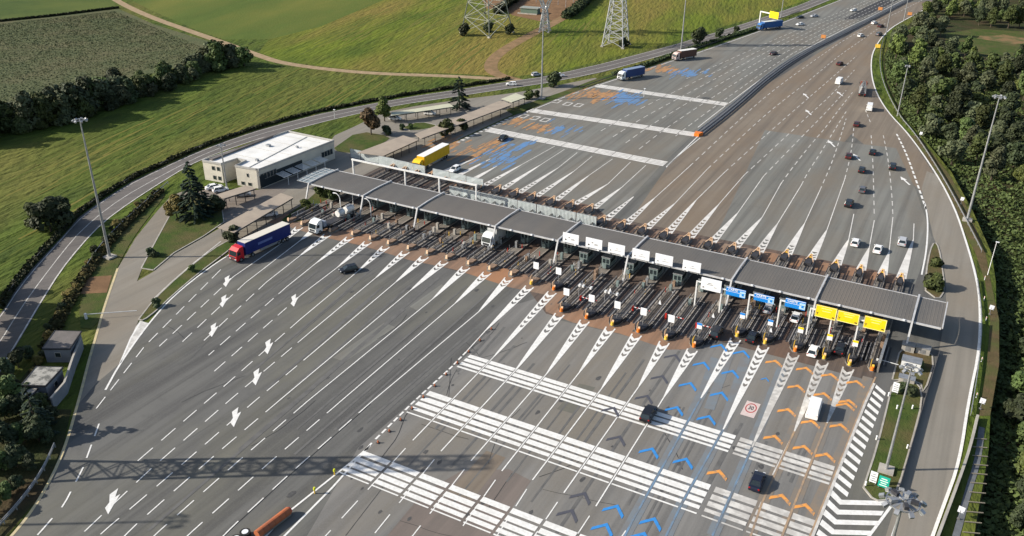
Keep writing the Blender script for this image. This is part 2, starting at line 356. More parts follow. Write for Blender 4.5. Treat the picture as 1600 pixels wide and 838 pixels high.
# left service roads and yard
serv = sheet('service_road', poly((-80, 930), (20, 838), (62, 783), (100, 708), (122, 633), (140, 560), (163, 480), (184, 420), (212, 372), (246, 330), (268, 306), (290, 298), (300, 306), (268, 332), (246, 372), (222, 420), (214, 440), (240, 425), (272, 398), (318, 372), (352, 352), (400, 322), (440, 290), (470, 262), (508, 232), (523, 212), (550, 200), (600, 176), (650, 166), (720, 156), (800, 146), (870, 134), (900, 128), (930, 122), (945, 130), (890, 147), (822, 172), (800, 180), (713, 220), (640, 252), (600, 262), (556, 282), (500, 306), (430, 352), (372, 384), (330, 390), (280, 430), (240, 468), (217, 500), (205, 530), (190, 570), (150, 700), (60, 930)), .06, A_SERV)
sheet('yard_paving', poly((300, 305), (352, 352), (405, 325), (445, 300), (478, 268), (505, 246), (530, 230), (520, 222), (410, 296), (380, 300), (330, 292)), .066, A_LOT)
# main plaza
PL = [(-260, 1040), (-60, 920), (20, 838), (62, 783), (100, 708), (122, 633), (150, 600), (188, 568), (233, 505), (271, 463), (325, 420), (365, 396), (437, 352), (470, 330), (530, 290), (600, 265), (644, 250), (713, 222), (800, 182), (820, 174), (845, 163), (890, 146), (938, 130), (1050, 94), (1100, 78), (1181, 50), (1250, 24), (1313, 0), (1400, -32), (1560, -36), (1474, 0), (1417, 30), (1387, 48), (1365, 78), (1361, 105), (1367, 140), (1387, 175), (1421, 210), (1465, 273), (1496, 332), (1516, 395), (1525, 422), (1532, 465), (1532, 545), (1514, 628), (1500, 723), (1475, 791), (1458, 838), (1400, 1040)]
plaza = sheet('plaza_road', [P(*q) for q in PL], .07, A_FRONT)
sheet('right_service_road', poly((1444, 316), (1449, 330), (1458, 370), (1470, 400), (1478, 440), (1478, 470), (1473, 515), (1465, 560), (1443, 628), (1403, 768), (1394, 805), (1384, 838), (1330, 1000), (1405, 1000), (1457, 838), (1474, 791), (1499, 723), (1513, 628), (1531, 545), (1531, 465), (1524, 422), (1515, 395), (1495, 332), (1464, 274), (1448, 268), (1440, 295)), .083, A_SERV)
sheet('right_service_joint', poly((1443, 779), (1466, 792), (1457, 838), (1405, 1000), (1330, 1000), (1384, 838), (1400, 786)), .08, A_GREY)
sheet('brown_carriageway', poly((985, 345), (1042, 262), (1092, 216), (1200, 131), (1312, 63), (1417, 5), (1474, 0), (1417, 30), (1387, 48), (1365, 78), (1361, 105), (1367, 140), (1387, 175), (1416, 206), (1462, 276), (1440, 300), (1330, 210), (1230, 330), (1180, 392), (1100, 378), (1040, 364)), .076, A_BROWN)
sheet('grey_carriageway', poly((1195, 204), (1318, 222), (1348, 226), (1400, 232), (1432, 300), (1456, 372), (1430, 444), (1380, 432), (1264, 408), (1110, 384), (1130, 345), (1165, 270)), .08, A_GREY)
sheet('rear_carriageway', poly((560, 284), (644, 250), (713, 222), (800, 183), (845, 164), (890, 147), (938, 131), (1050, 95), (1181, 51), (1313, 2), (1400, -24), (1330, 40), (1200, 116), (1090, 204), (1030, 262), (985, 310), (930, 345), (700, 290)), .076, A_GREY)
sheet('dark_repair_strip', poly((1317, 31), (1338, 30), (1362, 21), (1432, -14), (1412, -16), (1352, 12)), .082, asphalt('fresh_asphalt', (.045, .045, .048), (.06, .06, .062), (.035, .035, .038)))
sheet('resurfaced_front_lanes', poly((800, 478), (729, 556), (645, 628), (560, 700), (480, 838), (380, 1000), (1200, 1000), (1270, 838), (1350, 628), (1362, 590), (1150, 540), (1040, 540), (870, 500), (865, 460)), .076, asphalt('resurfaced_asphalt', (.175, .17, .16), (.21, .203, .19), (.11, .107, .102), (.18, .158, .125)))
sheet('reddish_resurfacing', poly((605, 838), (660, 772), (720, 737), (795, 734), (830, 752), (770, 838), (690, 940), (540, 940)), .08, asphalt('reddish_asphalt', (.165, .135, .118), (.185, .155, .135), (.115, .1, .09)))
lanefloor = MB().flat([(-146, 146.3), (-138, 144.6), (-74, 144.6), (-66, 137.2), (-38, 137.2), (-34, 143.8), (-4.8, 143.8), (-4.8, 190.8), (-75, 189.2), (-80, 194), (-146, 194)], .084).obj('toll_lane_floor', A_LANE, kind='structure')

for nm, pl in (('nose_apron', [(-146, 144.2), (-140, 144.9), (-130, 144.1), (-118, 145), (-104, 144), (-92, 145), (-78, 143.6), (-70, 144.3), (-66.5, 138), (-60, 136.6), (-50, 137.2), (-40, 136.2), (-37, 138), (-36, 142), (-40, 143.8), (-52, 142.9), (-62, 143.5), (-67, 149), (-80, 150.6), (-96, 151.8), (-110, 150.5), (-128, 152), (-146, 151)]),
               ('rear_apron', [(-122, 192.2), (-80, 192.8), (-76, 188), (-60, 187.4), (-30, 188.6), (-6, 190), (-6, 186), (-40, 182.8), (-76, 182.5), (-90, 188), (-122, 188.6)])):
    sheet(nm, pl, .088, ORANGED)
for k, pts_ in enumerate((((330, 520), (352, 505), (300, 560), (280, 572)), ((520, 560), (600, 505), (618, 512), (540, 566)), ((250, 690), (330, 640), (350, 652), (268, 704)), ((870, 640), (905, 600), (930, 606), (898, 648)), ((700, 770), (760, 705), (790, 716), (735, 786)), ((640, 480), (690, 445), (700, 450), (652, 486)))):
    sheet('asphalt_patch', poly(*pts_), .0885+.0002*k, (A_FRONT, A_GREY, A_FRONT, A_FRONT, A_BROWN, A_GREY)[k])
# ------------------------------------------------------------------ road markings (children of the plaza)
ZM = .1
def mark(name, b, mat): return b.obj(name, mat, plaza)
def dashes(b, pts, d, g, w_, z, start=0.0, skip=None):
    pts = resample(pts, max(40, int(len(pts)*8))); L = [0.0]
    for a, c in zip(pts, pts[1:]): L.append(L[-1]+(c-a).length)
    def at(s):
        i = 0
        while i < len(pts)-2 and L[i+1] < s: i += 1
        return pts[i].lerp(pts[i+1], min(1, (s-L[i])/max(L[i+1]-L[i], 1e-6)))
    s = start
    while s < L[-1]-.5:
        e = min(s+d, L[-1]); b.strip([at(s), at((s+e)/2), at(e)], w_, z); s += d+g
IX = [-.064, -.109, -.161, -.222, -.287, -.349, -.419, -.483, -.548, -.611, -.675, -.739, -.802, -.864, -.93, -.993, -1.056, -1.122, -1.183, -1.244, -1.309, -1.369, -1.43, -1.496, -1.547, -1.598, -1.647]
IX = [v*86 for v in IX]
def fy(i):
    if i == 0: return 146.9
    if i <= 5: return 146.7
    if i <= 11: return 138.9
    if i <= 13: return 146.5
    if i <= 22: return 147.7
    return 146.4
def ry(i): return 188.8 if i <= 5 else (186.6 if i <= 13 else 192.0)
PW = {}
def wedge(name, i, x, y0, chev, tip, end, w0=2.1, sign=-1, mat=W_PAINT, nch=None, lw=.2):
    """painted nose of a toll island: outline, chevrons, solid taper, then a line"""
    b = MB(); z = ZM
    a = Vector((x, y0+sign*.1)); T = Vector(P(*tip)[:2]); Cq = Vector(P(*chev)[:2]) if chev else a
    L = (T-a).length; tc = min(.8, (Cq-a).length/L) if chev else 0
    d = (T-a).normalized(); q = Vector((-d.y, d.x))
    wd = lambda t: w0*(1-t)**.85+lw*t
    pt = lambda t, s: a.lerp(T, t)+q*(s*wd(t)/2)
    if chev:
        for s in (-1, 1):                      # outlines
            for k in range(4):
                t0, t1 = tc*k/4, tc*(k+1)/4
                b.add([(*pt(t0, s), z), (*(pt(t0, s)-q*s*.28), z), (*(pt(t1, s)-q*s*.28), z), (*pt(t1, s), z)], [(0, 1, 2, 3) if s > 0 else (3, 2, 1, 0)])
        n = nch or max(3, round(tc*L/1.95)); th = .56*tc/n
        for k in range(n):
            t0 = tc*(k+.35)/n
            ap = 1.1/L*(-1)*(1 if sign > 0 else -1)        # apex towards -Y
            for s in (-1, 1):
                p0, p1 = a.lerp(T, t0+ap*.9*wd(t0)/2), a.lerp(T, t0+th+ap*.9*wd(t0)/2)
                e0, e1 = pt(t0, s*.86), pt(t0+th, s*.86)
                vs = [(*p0, z+.003), (*p1, z+.003), (*e1, z+.003), (*e0, z+.003)]
                b.add(vs, [(0, 1, 2, 3)])
    for k in range(6):
        t0, t1 = lerp(tc, 1, k/6), lerp(tc, 1, (k+1)/6)
        b.add([(*pt(t0, 1), z+.005), (*pt(t0, -1), z+.005), (*pt(t1, -1), z+.005), (*pt(t1, 1), z+.005)], [(0, 1, 2, 3)])
    if end: b.strip([T, T.lerp(Vector(P(*end)[:2]), .5), P(*end)], lw, z+.005)
    # keep every face looking up
    for f in range(len(b.f)):
        v = [Vector(b.v[k]) for k in b.f[f]]
        if (v[1]-v[0]).cross(v[2]-v[0]).z < 0: b.f[f] = b.f[f][::-1]
    return mark(name, b, mat)
# front, exit side (left)
FL = {13: ((800, 478), (758, 518), (728, 551)), 14: ((776, 447), (748, 488), (579, 630)), 15: ((741, 440), (711, 475), (530, 630)), 16: ((711, 433), (676, 468), (478, 630)), 17: ((680, 424), (641, 455), (435, 628)),
      18: ((644, 420), (618, 442), (491, 550)), 19: ((605, 420), (587, 435), (481, 523)), 20: ((576, 412), (560, 424), (468, 501)), 21: ((545, 404), (528, 418), (469, 463)), 22: ((515, 395), (494, 412), (448, 449)),
      23: ((487, 387), (468, 401), (416, 442)), 24: (None, (470, 376), (383, 443)), 25: ((452, 374), (440, 381), (365, 433))}
for i, (c, t, e) in FL.items(): wedge('wedge_marking', i, IX[i], fy(i)-.4, c, t, e)
# front, entry side (right)
FR = {12: ((812, 515), (771, 559), (645, 689), W_PAINT), 11: ((852, 524), (805, 580), (689, 706), W_PAINT), 10: ((891, 538), (854, 585), (736, 721), W_PAINT), 9: ((928, 555), (905, 583), (784, 737), W_PAINT), 8: ((972, 560), (940, 608), (832, 751), W_PAINT),
      7: ((1018, 570), (998, 605), (881, 771), W_PAINT), 6: ((1065, 578), (1037, 622), (931, 792), W_PAINT), 5: ((1118, 585), (1095, 623), (988, 815), W_PAINT), 4: ((1160, 608), (1130, 672), (1065, 788), W_PAINT), 3: ((1210, 607), (1175, 700), (1150, 758), W_WORN),
      2: ((1261, 625), (1241, 675), (1207, 743), W_WORN), 1: ((1303, 622), (1292, 662), (1272, 713), W_WORN)}
for i, (c, t, e, m) in FR.items(): wedge('wedge_marking', i, IX[i], fy(i)-.4, c, t, e, mat=m)
# rear, right carriageway
RR = {13: ((984, 314), (990, 308), None), 12: ((1008, 328), (1023, 310), (1077, 261)), 11: ((1040, 330), (1055, 318), (1105, 265)), 10: ((1074, 333), (1088, 313), (1132, 270)), 9: ((1102, 345), (1123, 320), (1163, 274)), 8: ((1130, 360), (1153, 333), (1193, 276)),
      7: ((1166, 368), (1191, 340), (1220, 288)), 6: ((1201, 376), (1215, 350), (1252, 290)), 5: ((1240, 385), (1257, 350), (1281, 298)), 4: ((1275, 395), (1292, 360), (1320, 280)), 3: ((1315, 408), (1326, 375), (1334, 335)), 2: ((1347, 417), (1358, 388), (1366, 345)),
      1: ((1382, 425), (1389, 395), (1395, 340)), 0: ((1414, 432), (1427, 375), (1428, 350))}
for i, (c, t, e) in RR.items(): wedge('wedge_marking', i, IX[i], ry(i)+.4, c, t, e, sign=1, mat=W_REAR)
RL = {14: ((945, 318), (972, 293), (1009, 259)), 15: ((922, 310), (950, 288), (985, 254)), 16: ((891, 298), (920, 275), (957, 249)), 17: ((865, 290), (897, 268), (925, 245)), 18: ((837, 285), (872, 263), (902, 239)), 19: ((810, 288), (845, 258), (882, 234)), 20: ((780, 276), (815, 258), (867, 229)),
      21: (None, (777, 260), None), 22: (None, (766, 249), None), 23: (None, (745, 247), None)}
for i, (c, t, e) in RL.items(): wedge('wedge_marking', i, IX[i], ry(i)+.4, c, t, e, sign=1, w0=1.9, mat=W_REAR)
# dashed lane lines
b = MB()
for pts in (((365, 433), (249, 542)), ((342, 425), (226, 542), (150, 640)), ((383, 443), (285, 535)), ((416, 442), (308, 543)), ((448, 449), (326, 556)), ((469, 463), (335, 581)), ((468, 501), (345, 609), (212, 724)), ((481, 523), (358, 627), (231, 738), (100, 862)),
            ((491, 550), (400, 626), (338, 680), (253, 754), (160, 833), (60, 930)), ((435, 628), (350, 700), (287, 755), (210, 823), (120, 915)), ((478, 630), (365, 728), (243, 836), (140, 940)), ((530, 630), (415, 729), (293, 838), (180, 950)), ((579, 630), (453, 741), (365, 822), (250, 940))):
    dashes(b, poly(*pts), 3.35, 1.95, .19, ZM)
dashes(b, poly((342, 425), (345, 422)), 3, 2, .18, ZM)
dashes(b, poly((155, 663), (130, 732), (100, 790), (66, 829), (20, 880)), 3.3, 2.2, .24, ZM)
for pts in (((645, 689), (480, 870)), ((689, 706), (560, 866)), ((736, 721), (620, 870)), ((784, 737), (690, 870)), ((832, 751), (750, 880)), ((881, 771), (800, 890)), ((931, 792), (860, 900)), ((988, 815), (930, 900))):
    dashes(b, poly(*pts), 4.0, 2.6, .17, ZM, start=2.2)
mark('dashed_lane_line', b, W_PAINT)
b = MB()                                                           # rear dashes
RDASH = (((1077, 261), (1128, 213), (1200, 147), (1275, 93), (1318, 63), (1375, 33), (1413, 15), (1446, -2)), ((1105, 265), (1163, 210), (1205, 172), (1260, 130), (1310, 88), (1345, 64), (1385, 36)),
    ((1132, 270), (1165, 240), (1210, 200), (1250, 165), (1300, 122), (1338, 88)), ((1163, 274), (1200, 240), (1230, 212), (1270, 175), (1300, 148), (1335, 110)), ((1193, 276), (1228, 240), (1255, 212), (1285, 182), (1322, 142)), ((1220, 288), (1240, 260), (1268, 225), (1290, 200), (1312, 170), (1332, 145)),
    ((1252, 290), (1262, 270), (1285, 235), (1303, 205), (1322, 175)), ((1281, 298), (1300, 255), (1313, 215), (1322, 186)), ((1320, 280), (1330, 240), (1334, 200)), ((1361, 212), (1364, 255), (1366, 340)), ((1380, 212), (1388, 250), (1394, 310), (1395, 340)), ((1352, 172), (1360, 192)))
for pts in RDASH: dashes(b, smoothline(poly(*pts)), 3.4, 2.6, .26, ZM)
LE = resample(smoothline(poly((800, 184), (845, 165), (890, 147), (938, 131), (1050, 95), (1100, 79), (1181, 51), (1250, 25), (1313, 0), (1380, -26))), 60)
ME = resample(smoothline(poly((1000, 290), (1040, 250), (1088, 205), (1200, 118), (1250, 83), (1331, 41), (1363, 27), (1419, -3), (1460, -20))), 60)
for f_, s0 in ((.42, 14), (.52, 3), (.62, 3), (.72, 3), (.82, 3), (.92, 6)):
    dashes(b, [p.lerp(q, f_) for p, q in zip(LE[s0:], ME[s0:])], 3.6, 2.6, .28, ZM)
mark('rear_dashed_lane_line', b, W_WORN)
b = MB()
dashes(b, smoothline(poly((1401, 210), (1416, 240), (1434, 290), (1447, 328))), 2.6, 1.4, .5, ZM)
mark('edge_dash_line', b, W_PAINT)
# continuous edge lines
b = MB()
b.strip(smoothline(poly((372, 390), (325, 420), (271, 463), (233, 505), (188, 568), (165, 610))), .35, ZM)
b.strip(poly((188, 568), (205, 528), (219, 505)), .3, ZM); b.strip(poly((579, 697), (550, 722), (452, 800), (330, 930)), .3, ZM); b.strip(poly((581, 693), (520, 762), (445, 838), (360, 930)), .32, ZM)
b.strip([p.lerp(q, .015) for p, q in zip(LE, ME)], .3, ZM); b.strip([p.lerp(q, .98) for p, q in zip(LE[8:], ME[8:])], .25, ZM)
b.strip(smoothline(poly((1445, 318), (1450, 345), (1448, 390), (1440, 430))), .35, ZM)
b.strip(poly((1392, 792), (1358, 838), (1300, 920)), .4, ZM); b.strip(poly((1406, 803), (1394, 838), (1370, 920)), .3, ZM)
b.strip(smoothline(poly((1474, 0), (1416, 30), (1386, 48), (1364, 78), (1360, 105), (1366, 140), (1386, 175), (1420, 210), (1464, 273), (1492, 326), (1510, 380), (1522, 421), (1531, 465), (1531, 545), (1513, 628), (1499, 723), (1474, 791), (1457, 838), (1400, 1000))), .45, ZM)
b.strip(smoothline(poly((1090, 214), (1044, 258), (1041, 262))), .3, ZM); b.strip(smoothline(poly((1094, 216), (1058, 245), (1043, 260))), .25, ZM)
mark('edge_line', b, W_PAINT)
b = MB(); b.strip(smoothline(poly((184, 420), (163, 480), (152, 520), (140, 560), (125, 620), (100, 708), (62, 783), (20, 838), (-60, 920))), .45, .092)
b.obj('kerbside_line', Y_PAINT, serv)
b = MB(); b.strip(smoothline(poly((223, 420), (246, 376), (268, 333))), .3, .09); b.strip(smoothline(poly((240, 468), (280, 430), (345, 378))), .3, .09); b.obj('service_line', W_WORN, serv)
# separator dashes with dark stubs
b = MB(); sep = poly((728, 551), (705, 575), (645, 630), (581, 693)); dashes(b, sep, 1.2, .55, .34, ZM+.006); mark('separator_line', b, W_PAINT)
# tar seams beside the exit lanes
b = MB()
for pts in (((579, 632), (453, 743), (365, 824), (260, 930)), ((575, 702), (470, 786), (395, 845), (330, 905))): b.strip(poly(*pts), .14, ZM-.008)
for pts in (((600, 760), (540, 838)), ((700, 640), (705, 560)), ((800, 740), (760, 800))): b.strip(poly(*pts), .08, ZM-.008)
mark('tar_seam', b, TAR)
b = MB(); rk = random.Random(12)
for c, t, e, m in FR.values():
    T, E = P(*t), P(*e)
    for k in range(2):
        o = Vector((rk.uniform(1.6, 4.0), 0, 0)); a0, a1 = rk.uniform(-.5, .3), rk.uniform(.6, 1.5); b.strip([T.lerp(E, a0)+o, T.lerp(E, (a0+a1)/2)+o, T.lerp(E, a1)+o], rk.uniform(.25, .5), ZM-.006+.0004*k)
for c, t, e in list(FL.values())[:11]:
    T, E = P(*t), P(*e)
    for k in range(2):
        o = Vector((rk.uniform(1.4, 4.2), 0, 0)); a0, a1 = rk.uniform(-.4, .5), rk.uniform(.9, 1.8); b.strip([T.lerp(E, a0)+o, T.lerp(E, (a0+a1)/2)+o, T.lerp(E, a1)+o], rk.uniform(.25, .55), ZM-.006+.0004*k)
mark('tyre_mark', b, M('tyre_blackened_asphalt', (.1, .098, .095), (.135, .132, .125), scale=.5, rough=.8))
b = MB(); rk = random.Random(31)
for _ in range(20):                                               # sealed cracks
    q = P(rk.uniform(250, 1250), rk.uniform(470, 830)); a0 = math.radians(rk.choice((90, 90, 60, 10, 120))+rk.uniform(-14, 14)); pl_ = [q]
    for k in range(rk.randrange(4, 9)): a0 += rk.uniform(-.18, .18); pl_.append(pl_[-1]+Vector((math.cos(a0), math.sin(a0), 0))*rk.uniform(1.2, 2.6))
    b.strip(pl_, rk.uniform(.06, .12), ZM-.0065)
mark('sealed_crack', b, TAR)
b = MB()
for _ in range(70):                                               # oil drips
    q = P(rk.uniform(450, 1300), rk.uniform(430, 820)); r_ = rk.uniform(.15, .5); b.flat([(q.x+math.cos(k*.785)*r_*rk.uniform(.6, 1.1), q.y+math.sin(k*.785)*r_*rk.uniform(1, 2.2)) for k in range(8)], ZM-.0055+.00002*_)
mark('oil_stain', b, M('oil_dark', (.06, .058, .056), (.09, .088, .085), scale=2, rough=.6))
# rumble bands, cut where lane lines cross
def band(y0, ys, sx, x1, skew=0.0, mat=W_PAINT, lines=()):
    b = MB()
    for (o, t) in ys:
        yy = y0-o
        xs = sorted([sx, x1]+[l(yy) for l in lines if sx+.5 < l(yy) < x1-.5])
        for a, c in zip(xs, xs[1:]):
            if c-a > .8: b.add([(a+.22, yy-t/2+skew*(a-sx), ZM+.008), (c-.22, yy-t/2+skew*(c-sx), ZM+.008), (c-.22, yy+t/2+skew*(c-sx), ZM+.008), (a+.22, yy+t/2+skew*(a-sx), ZM+.008)], [(0, 1, 2, 3)])
    return mark('rumble_band', b, mat)
def xline(p, q):
    a, c = P(*p), P(*q); return lambda y: a.x+(c.x-a.x)*(y-a.y)/(c.y-a.y)
lanelines = [xline(t, e) for c, t, e, m in FR.values()]
ST1 = ((.6, 1.05), (2.0, 1.0), (3.4, .9), (4.6, .5)); ST2 = ((.6, 1.3), (2.4, 1.2), (4.0, 1.1), (5.5, .8), (6.9, .3)); ST3 = ((.6, 1.1), (2.2, 1.05), (3.6, 1.0), (4.9, .85), (5.9, .25))
XW = -21.5
for y0, st in ((116.7, ST1), (103.1, ST2), (84.6, ST3)):
    band(y0, st, -71.6, XW, 0, W_PAINT, lanelines); band(y0-.05, st, XW+.3, -6.2, -.008, W_WORN, lanelines)
for (a, c, dd) in (((930, 134), (1137, 164), (-.6, 1.6)), ((822, 172), (1087, 211), (-2, 2)), ((762, 203), (1040, 257), (-2.2, 2.2))):
    p, q = P(*a), P(*c); b = MB(); nseg = 11
    for k in range(nseg):
        s0, s1 = p.lerp(q, k/nseg+.0015), p.lerp(q, (k+1)/nseg-.0015)
        for r in (-1.7, -.55, .6, 1.75):
            wdt = .95
            b.add([(s0.x, s0.y+r-wdt/2, ZM), (s1.x, s1.y+r-wdt/2, ZM), (s1.x, s1.y+r+wdt/2, ZM), (s0.x, s0.y+r+wdt/2, ZM)], [(0, 1, 2, 3)])
    mark('rear_rumble_band', b, W_REAR)
# blocks painted by the rear left edge
b = MB()
LB = resample(poly((713, 224), (760, 202), (802, 183)), 14)
for k in range(0, 13): b.strip([LB[k].lerp(LB[k+1], .1), LB[k].lerp(LB[k+1], .6)], 1.3, ZM)
for cxp in ((870, 159), (887, 163), (904, 165), (818, 182), (836, 185), (852, 188)):
    c = P(*cxp)
    for dx, dy, sx, sy in ((-1.1, 0, .5, 4.2), (1.1, 0, .5, 4.2), (0, 1.9, 2.2, .6), (0, -1.9, 2.2, .6)): b.flat([(c.x+dx-sx/2, c.y+dy-sy/2), (c.x+dx+sx/2, c.y+dy-sy/2), (c.x+dx+sx/2, c.y+dy+sy/2), (c.x+dx-sx/2, c.y+dy+sy/2)], ZM+(.004 if sx > 1 else 0))
mark('lane_block_marking', b, W_WORN)
# deviation arrows
AR = [(-1.75, 1.75), (-1.69, .29), (-.39, -.83), (.01, -1.84), (1.41, -2.47), (.61, -1.04), (-.49, 1.06), (-.60, .31)]
am = None
for q in ((359, 439), (354, 470), (338, 515), (464, 469), (424, 541), (406, 588), (373, 651), (182, 782)):
    c = P(*q)
    if am is None:
        bb = MB(); bb.flat([(x*1.05, y*1.05) for x, y in AR], 0); am = bb.mesh('lane_arrow', W_PAINT)
    link('lane_arrow', am, plaza, (c.x, c.y, ZM+.004))
bb = MB(); bb.flat([(-.25, -3), (.25, -3), (.25, .6), (.8, .6), (0, 3), (-.8, .6), (-.25, .6)], 0); am2 = bb.mesh('direction_arrow', W_PAINT)
for q in ((1259, 150), (1263, 176), (1312, 147), (1299, 225), (1338, 246), (1414, 283)):
    c = P(*q); o = link('direction_arrow', am2, plaza, (c.x, c.y, ZM+.004)); o.rotation_euler = (0, 0, math.radians(28)); o.scale = (1.0, 1.1, 1)
# lane guidance chevrons
def chevmesh(m, w_=1.55, h=1.75, t=.75):
    bb = MB()
    for s in (-1, 1):
        vs = [(0, 1.0, 0), (s*w_, 1.0-h, 0), (s*w_, 1.0-h-t, 0), (0, 1.0-t, 0)]
        bb.add(vs, [(0, 1, 2, 3) if s < 0 else (3, 2, 1, 0)])
    return bb.mesh('chevron', m)
cb, cg, cor = chevmesh(B_PAINT), chevmesh(D_PAINT), chevmesh(O_PAINT, 1.5, 1.4, .8)
for me, nm, L_ in ((cb, 'blue_chevron', ((1099, 569), (1144, 582), (1078, 601), (1127, 616), (1161, 551), (1057, 639), (1107, 653), (1018, 704), (1071, 720), (963, 794), (1021, 814), (946, 823), (1005, 837), (1126, 541))),
                   (cg, 'grey_chevron', ((1054, 557), (1034, 590), (1010, 621), (967, 685), (912, 774), (892, 801), (958, 640))),
                   (cor, 'orange_chevron', ((1231, 642), (1210, 684), (1256, 700), (1291, 712), (1221, 777), (1258, 792), (1313, 666), (1322, 633), (1259, 577), (1246, 605), (1298, 587), (1287, 617), (1338, 598), (1326, 628), (1211, 566), (1123, 739), (1268, 660)))):
    for q in L_:
        c = P(*q); o = link(nm, me, plaza, (c.x, c.y-.3, ZM+.012))
for q in ((1196, 593),):
    c = P(*q); link('blue_chevron', cb, plaza, (c.x, c.y, ZM+.012)).scale = (.45, .5, 1)
for m, nm, L_ in ((B_FADED, 'faded_blue_line', (((1095, 623), (988, 815), (960, 870)), ((1130, 672), (1065, 788), (1030, 860)), ((1175, 700), (1113, 838)))), (O_FADED, 'faded_orange_line', (((1292, 662), (1240, 791), (1222, 838), (1190, 920)), ((1241, 675), (1190, 788), (1173, 838), (1140, 920)), ((1368, 590), (1350, 628), (1313, 721), (1270, 828), (1230, 920))))):
    b = MB()
    for pts in L_: b.strip(poly(*pts), .3, ZM+.016)
    mark(nm, b, m)
for m, nm, L_ in ((M('blue_dust', (.16, .185, .205), (.165, .165, .165), scale=.3, rough=.85, sharp=(.4, .6)), 'blue_stain', (((1118, 560), (1095, 623), (988, 815), (960, 870)), ((1165, 560), (1130, 672), (1065, 788), (1030, 860)), ((1222, 575), (1175, 700), (1113, 838)), ((1140, 552), (1108, 640)))), (M('orange_dust', (.21, .17, .13), (.17, .16, .145), scale=.3, rough=.85, sharp=(.4, .6)), 'orange_stain', (((1314, 590), (1292, 662), (1240, 791), (1190, 920)), ((1272, 585), (1241, 675), (1190, 788), (1140, 920)), ((1356, 590), (1335, 660), (1300, 740), (1258, 830))))):
    b = MB()
    for pts in L_: b.strip(smoothline(poly(*pts)), 1.7, ZM-.004)
    mark(nm, b, m)
b = MB()
for pts in (((1366, 600), (1353, 628), (1316, 721), (1274, 828), (1240, 910)),): b.strip(poly(*pts), .4, ZM+.02)
mark('entry_edge_line', b, W_WORN)
# coloured washes on the rear entry lanes
rnd = random.Random(3)
RUSTP = M('rust_coloured_paint', (.42, .22, .09), (.22, .15, .1), scale=.45, rough=.75, sharp=(.42, .62)); BLUEW = M('scuffed_blue_paint', (.1, .22, .42), (.16, .175, .19), scale=.6, rough=.7, sharp=(.45, .66))
for m, nm, cs in ((RUSTP, 'orange_wash', ((922, 147, 7, 6), (940, 150, 6, 4), (765, 230, 7, 6), (740, 240, 6, 5), (700, 232, 5, 7), (845, 198, 7, 3), (810, 190, 5, 3), (1035, 108, 8, 5), (690, 222, 4, 6))), (BLUEW, 'blue_wash', ((972, 153, 6, 6), (985, 156, 5, 4), (800, 240, 8, 6), (775, 255, 6, 6), (815, 228, 5, 5), (875, 203, 6, 4), (1072, 115, 9, 5)))):
    b = MB()
    for x, y, rx, ryy in cs:
        c = P(x, y)
        for k in range(40 if y < 160 else 16):
            px, py = c.x+rnd.gauss(0, .45)*rx, c.y+rnd.gauss(0, .45)*ryy*1.5; a, l = rnd.uniform(.2, .6), rnd.uniform(1.2, 4.0)
            b.flat([(px-a, py-l), (px-a*.1, py-l*1.2), (px+a*.9, py-l*.6), (px+a, py+l*.8), (px+.1, py+l*1.15), (px-a*.8, py+l*.7)], ZM+.002+.0004*k)
    mark(nm, b, m)
# zebra hatching on the right
b = MB()
h0, h1 = poly((1366, 606), (1388, 622)), poly((1302, 745), (1322, 776))
for k in range(15):
    t = k/14; a, c = P(1369, 602).lerp(P(1303, 752), t), P(1384, 615).lerp(P(1326, 771), t); t2 = t+.036
    a2, c2 = P(1369, 602).lerp(P(1303, 752), t2), P(1384, 615).lerp(P(1326, 771), t2)
    b.flat([a, c, c2, a2], ZM+.002)
for k in range(5):
    y = 775+k*15.5; xr = 1386-(k*9 if k else 0)
    b.flat([P(x, yy) for x, yy in ((1300-k*5.2, y-9), (1315-k*3.8, y+7), (xr+4, y+9), (xr, y+16), (1312-k*4.2, y+14.5), (1296-k*5.2, y-1))], ZM+.003)
mark('hatched_marking', b, W_PAINT)
b = MB()
b.flat(poly((188, 566), (212, 512), (219, 502), (233, 506)), ZM-.001); mark('merge_nose_marking', b, W_WORN)
# 30 limit painted in a lane
b = MB(); c = Vector((-21.6, 124.9)); b.mat(0).flat([(c.x-1.15, c.y-2.25), (c.x+1.15, c.y-2.25), (c.x+1.15, c.y+2.25), (c.x-1.15, c.y+2.25)], ZM+.003)
ell = lambda rx, ryy: [(c.x+math.cos(2*math.pi*k/32)*rx, c.y+.35+math.sin(2*math.pi*k/32)*ryy) for k in range(32)]
b.mat(1).flat(ell(.92, 1.45), ZM+.006); b.mat(0).flat(ell(.74, 1.17), ZM+.009)
mark('speed_limit_marking', b, [M('pinkish_white_paint', (.62, .5, .46), (.5, .42, .4), scale=2, rough=.7), R_PAINT])
def text(name, s, mat, parent, mw, size, bold=0.0, ext=.004):
    cu = bpy.data.curves.new(name, 'FONT'); cu.body = s; cu.size = size; cu.align_x = 'CENTER'; cu.align_y = 'CENTER'; cu.extrude = ext; cu.offset = bold
    o = bpy.data.objects.new(name, cu); C.objects.link(o); cu.resolution_u = 3; bpy.context.view_layer.update()
    me = bpy.data.meshes.new_from_object(o.evaluated_get(bpy.context.evaluated_depsgraph_get())); bpy.data.objects.remove(o)
    me.materials.clear(); me.materials.append(mat); o = link(name, me, parent); o.matrix_local = mw; return o
text('lettering', '30', INK, plaza, Matrix.Translation((c.x, c.y+.35, ZM+.014)) @ Matrix.Diagonal((.85, 1.5, 1, 1)), 1.05, .02)

